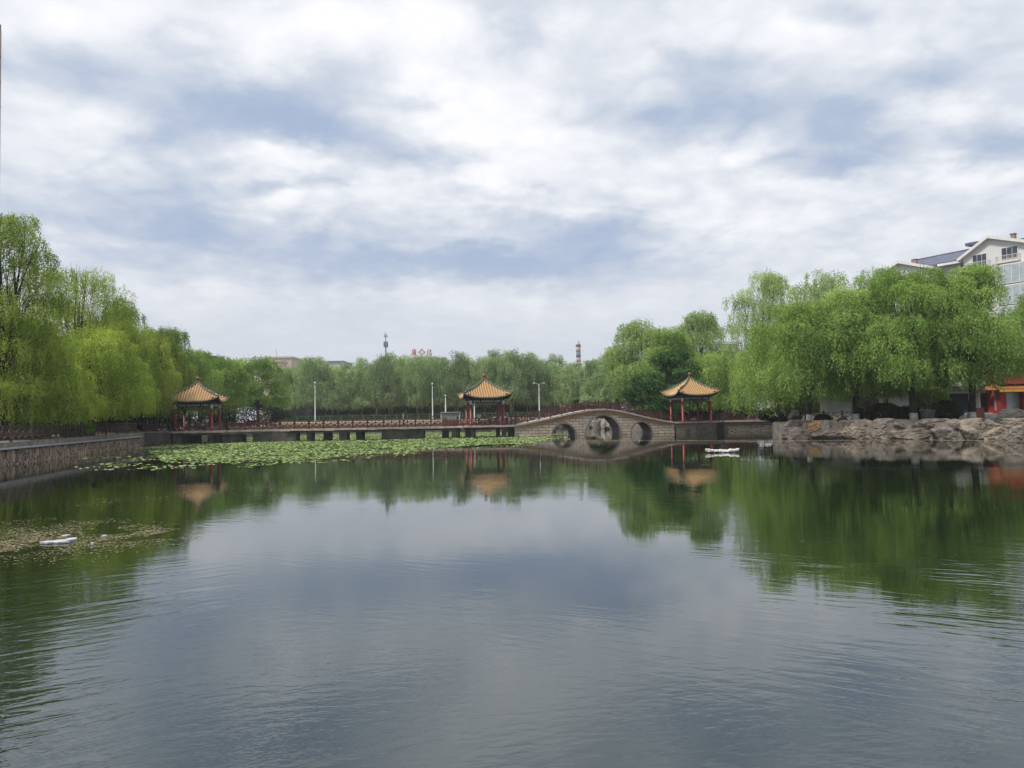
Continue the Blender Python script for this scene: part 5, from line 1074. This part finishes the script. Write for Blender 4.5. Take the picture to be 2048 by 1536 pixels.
# ------------------------------------------------------------------ tower block at the left edge
tb0 = thing('tower_block', 'tall grey brown tower block just entering at the left edge', 'building', (-66, 90, ZG))
ex = at(2.5, 90, 2).x; ez_ = zat(5, 62, 90)
def tbox(x1, y0, y1, z0, z1, g=0): q = x1/90; return MB().prism([(x1-16, y0), (x1, y0), (x1*(y1/90)-.1, y1), (x1-16, y1)], z0, z1)
tbox(ez_.x-.12, 90, 104, ZG, ez_.z).build('wall', mat('tower_render', (.22, .18, .17), (.17, .14, .13), .6, .9), tb0, world=True)
tbox(ez_.x-.3, 90.2, 104, ez_.z+.002, ez_.z+.9).build('roof', M['concrete'], tb0, world=True)
for k in range(15): tbox(ez_.x-.09, 89.96, 104.04, ZG+3*k+2.9, ZG+3*k+3.0).build('floor_band', M['shade'], tb0, world=True)
for k in range(15):
    for j in range(3): MB().box(ez_.x-3.6-j*4, ez_.x-1.8-j*4, 89.95, 90.02, ZG+3*k+.9, ZG+3*k+2.4).build('window', M['glass'], tb0, world=True)

# ------------------------------------------------------------------ people
def skin(name, verts, edges, radii, m, parent, levels=1):
    me = bpy.data.meshes.new(name); me.from_pydata(verts, edges, []); o = bpy.data.objects.new(name, me); COL.objects.link(o); o.parent = parent
    md = o.modifiers.new('skin', 'SKIN'); md.use_smooth_shade = True
    lay = me.skin_vertices[0].data if len(me.skin_vertices) else None
    if lay is None: return o
    for i, r_ in enumerate(radii): lay[i].radius = r_ if isinstance(r_, tuple) else (r_, r_)
    lay[0].use_root = True; s = o.modifiers.new('sub', 'SUBSURF'); s.levels = levels; s.render_levels = levels; me.materials.append(m); return o
def person(loc, rz, label, top, legs, hairm, sit=False, lean=0.0, hat=False):
    root = thing('person', label, 'person', tuple(loc), rz, None)
    hz_ = .48 if sit else .92; f = -1
    knee = (.42*f, .46) if sit else (.02*f, .5); foot = (.45*f, .06) if sit else (0, .06)
    def P_(x, y, z): return (x, y, z)
    ch = hz_+.32; sh_ = hz_+.5; hd = hz_+.68; l_ = lean*f
    V = [P_(0, 0, hz_), P_(0, l_*.4, ch), P_(0, l_*.7, sh_), P_(0, l_*.85, sh_+.08), P_(0, l_, hd), P_(0, l_*1.02+.01*f, hd+.11)]
    E = [(0, 1), (1, 2), (2, 3), (3, 4), (4, 5)]; Rr = [(.14, .11), (.15, .11), (.13, .09), .05, .085, .075]
    for s in (-1, 1):
        i = len(V); V += [P_(s*.17, l_*.7, sh_-.01), P_(s*.23, l_*.6+.02, sh_-.27), P_(s*.2, l_*.6+.18*f, sh_-.47 if not sit else sh_-.38), P_(s*.19, l_*.6+.26*f, sh_-.52 if not sit else sh_-.4)]
        E += [(2, i), (i, i+1), (i+1, i+2), (i+2, i+3)]; Rr += [.055, .042, .032, .035]
        i = len(V); V += [P_(s*.09, .02*f, hz_-.04), P_(s*.1, knee[0], knee[1]), P_(s*.1, foot[0], foot[1]+.04), P_(s*.1, foot[0]+.15*f, .04)]
        E += [(0, i), (i, i+1), (i+1, i+2), (i+2, i+3)]; Rr += [.085, .06, .042, .035]
    body = skin('body', V, E, Rr, M['skin'], root)
    skin('shirt', V[:3]+[V[6], V[7], V[10+4], V[10+5]] if 0 else [V[0], V[1], V[2], V[6], V[7], V[14], V[15]], [(0, 1), (1, 2), (2, 3), (3, 4), (2, 5), (5, 6)], [(.155, .125), (.165, .125), (.145, .105), .07, .055, .07, .055], M[top], root)
    skin('trousers', [V[0], V[10], V[11], V[12], V[18], V[19], V[20]], [(0, 1), (1, 2), (2, 3), (0, 4), (4, 5), (5, 6)], [(.145, .115), .095, .072, .055, .095, .072, .055], M[legs], root)
    MB().lathe([(.09, hd+.03), (.098, hd+.08), (.075, hd+.15), (.02, hd+.175)], (0, l_-.012*f, 0), 10).build('hair', M[hairm], root, True)
    if hat: MB().lathe([(.19, hd+.1), (.19, hd+.115), (.105, hd+.125), (.09, hd+.2), (.02, hd+.21)], (0, l_, 0), 12).build('sun_hat', M['hat'], root, True)
    return root
person(at(958.5, 101.6, ZD+.02), R(190), 'person in a white shirt standing inside the middle pavilion', 'c_white', 'c_dark', 'hair')
person(at(980, 102.2, ZD+.02), R(20), 'person in a navy jacket seated inside the middle pavilion', 'c_navy', 'c_dark', 'hair', True, .15)
person(at(992, 102.6, ZD+.02), R(-30), 'person in dark red seated beside the navy jacketed person', 'c_red', 'c_dark', 'hair', True)
person(at(1014, 101.5, ZD+.02), R(60), 'person in lilac at the right side of the middle pavilion', 'c_lilac', 'c_navy', 'hair', False)
person(at(807, 97.6, ZD+.02), R(100), 'person in grey walking along the boardwalk', 'c_grey', 'c_dark', 'c_grey', False)
person(at(413, 96.6, ZD+.02), R(10), 'person with a pale sun hat standing in the left pavilion', 'c_white', 'c_grey', 'hair', False, 0, True)
for i, (x, c_, l_) in enumerate(((373, 'c_grey', 'person in grey seated at the left side of the left pavilion'), (384, 'c_white', 'person in white seated second from left in the left pavilion'), (397, 'c_lilac', 'person in lilac seated in the middle of the left pavilion'), (406, 'c_white', 'person in a white top seated beside the standing hatted person'))):
    person(at(x, 97.4, ZD+.02), R(rnd.uniform(-30, 30)), l_, c_, 'c_dark', 'hat' if i in (1, 3) else 'hair', True)
for i, (x, lb) in enumerate(((1098, 'person in dark clothes behind the left slope of the bridge'), (1092, 'person in red behind the left slope of the bridge'))):
    person(at(x, 150+i*3, ZG+1.2 if 0 else ZG), R(30*i), lb, ('c_grey', 'c_red')[i], 'c_dark', 'hair')
# benches inside pavilions
def bench(c, L_, label, rz=TH):
    o = thing('bench', label, 'bench', tuple(c), rz, 'red benches in the pavilions'); MB().box(-L_/2, L_/2, -.18, .18, .42, .47).build('seat', M['red'], o)
    for s in (-1, 1): MB().box(s*L_*.42-.04, s*L_*.42+.04, -.15, .15, 0, .42).build('leg', M['red'], o)
bench(pcM+Vector((.9, 1.45, .02)), 2.6, 'red bench along the back of the middle pavilion'); bench(pcL+Vector((-.4, 1.6, .02)), 3.2, 'red bench along the back of the left pavilion'); bench(pcR+Vector((.3, 1.6, .02)), 3, 'red bench along the back of the right pavilion')

# ------------------------------------------------------------------ things on the water
fl_ = thing('floating_bundle', 'white foam filled float frame with tall stems on the open water', 'float', tuple(at(1445, 52.4, 0)))
rp = random.Random(21); wpm = 52.4/F
segs = [(x9, 1.9*abs(x9/29)**2.2-.2) for x9 in (-29, -25, -21, -16, -12, -7, -3, 2, 6, 11, 16, 20, 25, 29)]
b = MB()
for x_, dz in segs: rock_mesh(b, (x_*wpm, -.05, .12+dz*wpm*.9), (rp.uniform(3.4, 4.4)*wpm, .2, rp.uniform(.10, .145)), 540+int(x_), rp.random(), 10, .12, 3)
b.build('foam_bundle', M['foam'], fl_, True)
b = MB()
for x_ in (-22, -8, 4, 12, 22): rock_mesh(b, (x_*wpm, .02, .0), (4.5*wpm, .22, .13), 520+x_, 0, 10, .1, 2)
b.build('dark_underside', M['pot'], fl_, True)  # lower row of lumps in dark grey
b = MB()
for dx, h_, ln_ in ((-.03, .62, -.06), (.03, .55, .05), (.07, .35, .12)): b.tube([(dx, 0, .1), (dx+ln_*.4, 0, h_*.6), (dx+ln_, 0, h_)], [.012, .009, .004], 4)
b.build('stem', M['reed'], fl_)
st = at(1077.5, 46.9, 0); b = MB(); b.tube([(0, 0, -.3), (.0, 0, .2), (.03, 0, .42), (.05, 0, .6)], [.03, .03, .022, .01], 6); b.tube([(.01, 0, .3), (.06, 0, .36)], [.015, .006], 5); o = b.build('stick', M['twig']); o.location = st; tag(o, 'dark stick poking out of the water left of centre', 'stick')
fo = zat(108, 1080, 1); pf = at(112, 17.9, 0)
def slab(loc, pts, h, label, name='foam_scrap'):
    o = MB().prism(pts, -.02, h).build(name, M['foam_wet']); o.location = loc; bv = o.modifiers.new('bevel', 'BEVEL'); bv.width = .012; bv.segments = 2; tag(o, label, 'foam scrap', 'foam scraps floating in the drift at lower left'); return o
slab(at(112, 17.9, .02), [(-.32, -.10), (-.1, -.17), (.0, -.10), (.12, -.14), (.36, -.05), (.2, .0), (.25, .16), (.3, .34), (.2, .5), (.06, .36), (.08, .24), (-.05, .2), (-.12, .08), (-.25, .06)], .03, 'largest ragged white foam sheet floating among drift at lower left')
slab(at(132, 17.3+1.6, .02), [(-.09, -.06), (.06, -.05), (.1, .06), (-.03, .08)], .02, 'square grey foam scrap just behind the largest foam sheet')
slab(at(209, 18.7, .02), [(-.06, -.03), (.05, -.03), (.07, .03), (-.04, .04)], .03, 'small white foam chip right of the largest sheet')
slab(at(185, 17.5, .02), [(-.035, -.02), (.03, -.03), (.04, .02), (-.03, .03)], .04, 'pale green foam chip nearest the viewer in the drift')
# lily pads
rng = np.random.default_rng(12)
def inpoly(x, y, poly):
    c = np.zeros(len(x), bool); j = len(poly)-1
    for i in range(len(poly)):
        xi, yi = poly[i]; xj, yj = poly[j]; c ^= ((yi > y) != (yj > y)) & (x < (xj-xi)*(y-yi)/(yj-yi+1e-12)+xi); j = i
    return c
def wy(x, y):      # water point under a pixel
    d = CM @ Vector(((x-1024)/F, -(y-768)/F, -1)); t_ = -HW/d.z; return (d.x*t_, d.y*t_)
front_edge = [wy(*p) for p in ((150, 938), (200, 944), (290, 944), (380, 936), (480, 937), (560, 929), (640, 927), (720, 919), (800, 913), (860, 903), (950, 897), (1040, 894), (1110, 888), (1150, 880), (1120, 873))]
bed = front_edge+[(8, 108), (-2, 130), (-12, 137), (-45, 132), (-45, 100), (-41, 90.5), (-41.5, 84), (-38.6, 74), (-37.2, 67)]
dens_poly = [wy(*p) for p in ((300, 905), (330, 925), (480, 926), (560, 920), (640, 918), (720, 910), (800, 904), (860, 897), (960, 890), (1040, 888), (1090, 882))]+[(6, 106), (-2, 128), (-12, 135), (-44, 130), (-44, 100), (-40.6, 90), (-40.4, 84)]
N0 = 130000; X = rng.uniform(-46, 9, N0); Yv = rng.uniform(44, 137, N0); ok = inpoly(X, Yv, bed)
dn = inpoly(X, Yv, dens_poly)
cl = np.array([noise.noise(Vector((x_*.22, y_*.22, 3.3))) for x_, y_ in zip(X, Yv)]); cl2 = np.array([noise.noise(Vector((x_*.8, y_*.8, 7.3))) for x_, y_ in zip(X, Yv)])
pr_ = np.where(dn, .78+.5*cl+1.0*cl2, .10+.35*cl+.25*cl2); pr_ = np.where(Yv > 99, .45+.3*cl, pr_); ok &= rng.random(N0) < pr_
X, Yv = X[ok], Yv[ok]
# thin out overlaps on a grid
cell = {}; keepi = []
for i_, (x_, y_) in enumerate(zip(X, Yv)):
    k_ = (int(x_/.18), int(y_/.2))
    if k_ in cell: continue
    cell[k_] = 1; keepi.append(i_)
X, Yv = X[keepi], Yv[keepi]; rad_ = rng.uniform(.06, .16, len(X)); order = np.argsort(-(rad_/Yv)*np.where(Yv < 99, 1, 0)*(1+0*X)); order = np.argsort(Yv-20*rad_); 
def pad_geo(cx, cy, r_, a0, z, tilt, rn):
    k = 9; return [(cx+r_*(.25 if j == 0 else 1)*math.cos(a0+2*math.pi*j/k), cy+r_*(.25 if j == 0 else 1)*math.sin(a0+2*math.pi*j/k), z+tilt*math.cos(2*math.pi*j/k)) for j in range(k)]
pm_ = []
for v_ in range(8):
    me = bpy.data.meshes.new('lily_pad'); rr_ = .16; vs = pad_geo(0, 0, rr_, v_*.8, .012, .008+.006*(v_ % 3), rng)
    n_ = len(vs); me.from_pydata(vs+[(x_, y_, z-.006) for x_, y_, z in vs], [], [tuple(range(n_)), tuple(range(n_, 2*n_))[::-1]]+[(i_, n_+i_, n_+(i_+1) % n_, (i_+1) % n_) for i_ in range(n_)])
    at2 = me.attributes.new('tone', 'FLOAT', 'POINT'); at2.data.foreach_set('value', [(.35, .6, .8, .5, .95, .7, .45, .85)[v_]]*(2*n_)); me.materials.append(M['pad'] if v_ != 6 else M['pad_brown']); me.update(); pm_.append(me)
nind = 300
for q, i_ in enumerate(order[:nind]):
    me = pm_[q % 8]; o = bpy.data.objects.new('lily_pad', me); COL.objects.link(o); o.location = (X[i_], Yv[i_], 0); o.rotation_euler.z = float(rng.uniform(0, 6.28)); s_ = float(rad_[i_]/.16); o.scale = (s_, s_, 1)
    tag(o, 'round pale green lily pad floating along the near edge of the pad bed', 'lily pad', 'lily pads along the near edge of the bed')
vs = []; fs = []; tn = []
for i_ in order[nind:]:
    g_ = pad_geo(X[i_], Yv[i_], rad_[i_], rng.uniform(0, 6.28), .012+rng.uniform(0, .012), rng.uniform(0, .012) if rng.random() < .85 else rng.uniform(.02, .05), rng); fs.append(tuple(range(len(vs), len(vs)+len(g_)))); vs += g_; tn += [float(np.clip(rng.normal(.6, .25), 0, 1))]*len(g_)
me = bpy.data.meshes.new('lily_pads'); me.from_pydata(vs, [], fs); a2 = me.attributes.new('tone', 'FLOAT', 'POINT'); a2.data.foreach_set('value', tn); me.materials.append(M['pad']); me.update(); o = bpy.data.objects.new('lily_pads', me); COL.objects.link(o)
tag(o, 'broad bed of pale green lily pads in front of and under the boardwalk', 'lily pads', kind='stuff')
# drift
def drift(name, label, pts_fn, n, size, seed, dark=.5):
    r_ = np.random.default_rng(seed); P = pts_fn(r_, n); P = np.array(P); n = len(P); a0 = r_.uniform(0, 6.28, n); s_ = size*r_.uniform(.4, 1.3, n)
    vs = np.zeros((n, 4, 3)); 
    for j in range(4):
        vs[:, j, 0] = P[:, 0]+np.cos(a0+j*1.57)*s_*(1.2 if j % 2 else .6); vs[:, j, 1] = P[:, 1]+np.sin(a0+j*1.57)*s_*(1.2 if j % 2 else .6); vs[:, j, 2] = .006+.004*r_.random(n)
    me = bpy.data.meshes.new(name); me.from_pydata(vs.reshape(-1, 3).tolist(), [], [(4*i, 4*i+1, 4*i+2, 4*i+3) for i in range(n)])
    a_ = me.attributes.new('tone', 'FLOAT', 'POINT'); a_.data.foreach_set('value', np.repeat(np.clip(r_.normal(dark, .3, n), 0, 1), 4).tolist()); me.materials.append(M['scum']); me.update(); o = bpy.data.objects.new(name, me); COL.objects.link(o); tag(o, label, 'drift', kind='stuff')
def f1(r_, n):
    o = []
    while len(o) < n:
        x_ = r_.uniform(-80, 400); u_ = r_.normal(0, .5); 
        y_ = 1082-.06*x_+.00005*x_*x_+u_*(38 if x_ < 180 else 38-.1*(x_-180))
        if not 1036 < y_ < 1135: continue
        X_, Y_ = wy(x_, y_); d_ = noise.noise(Vector((X_*.9, Y_*.9, 1)))+.5*noise.noise(Vector((X_*3, Y_*3, 1)))
        if r_.random() < .55+1.2*d_-max(0, x_-150)*.0028: o.append((X_, Y_))
    return o
drift('floating_drift', 'brown band of floating plant scraps around white foam at lower left', f1, 7500, .026, 3, .55)
def f2(r_, n):
    o = []
    while len(o) < n:
        x_ = r_.uniform(1150, 2060); yc = 881+.0025*(x_-1150)+(2.5*math.sin(x_*.006) if x_ > 1500 else 0); 
        X_, Y_ = wy(x_, yc+r_.normal(0, .55)); 
        if r_.random() < .75+.5*noise.noise(Vector((X_*.5, 0, 2))): o.append((X_, Y_))
    return o
drift('pollen_line', 'thin pale line of floating scum in front of the rock wall', f2, 5200, .07, 5, .8)
def f3(r_, n):
    o = []
    while len(o) < n:
        x_ = r_.uniform(150, 560); y_ = 1010-.09*(x_-150)+r_.normal(0, 5); X_, Y_ = wy(x_, y_)
        if r_.random() < .25+.9*noise.noise(Vector((X_*.6, Y_*.6, 8))): o.append((X_, Y_))
    return o
drift('scattered_drift', 'thin scattered streak of floating scraps beyond the drift band', f3, 450, .03, 6, .8)
def f4(r_, n):
    o = []
    while len(o) < n:
        x_ = r_.normal(1190, 42); y_ = 884+r_.normal(0, 3.2)+(x_-1190)*-.03; X_, Y_ = wy(x_, y_)
        if r_.random() < .6+.6*noise.noise(Vector((X_*.8, Y_*.4, 5))): o.append((X_, Y_))
    return o
drift('ripple_glints', 'pale flecks imitating sparkling ripples in front of the central bridge arch', f4, 1700, .08, 7, .75)  # pale flecks painted as glints on small ripples

# ------------------------------------------------------------------ haze
hm_ = bpy.data.materials.new('haze'); hm_.use_nodes = True; t = hm_.node_tree; t.nodes.clear(); ho = t.nodes.new('ShaderNodeOutputMaterial'); pv_ = t.nodes.new('ShaderNodeVolumePrincipled')
pv_.inputs['Density'].default_value = .00026; pv_.inputs['Color'].default_value = (.93, .95, 1, 1); pv_.inputs['Anisotropy'].default_value = .2
t.links.new(pv_.outputs[0], ho.inputs['Volume'])
o = MB().box(-890, 890, -70, 890, -2.5, 62).build('haze', hm_); tag(o, kind='stuff')
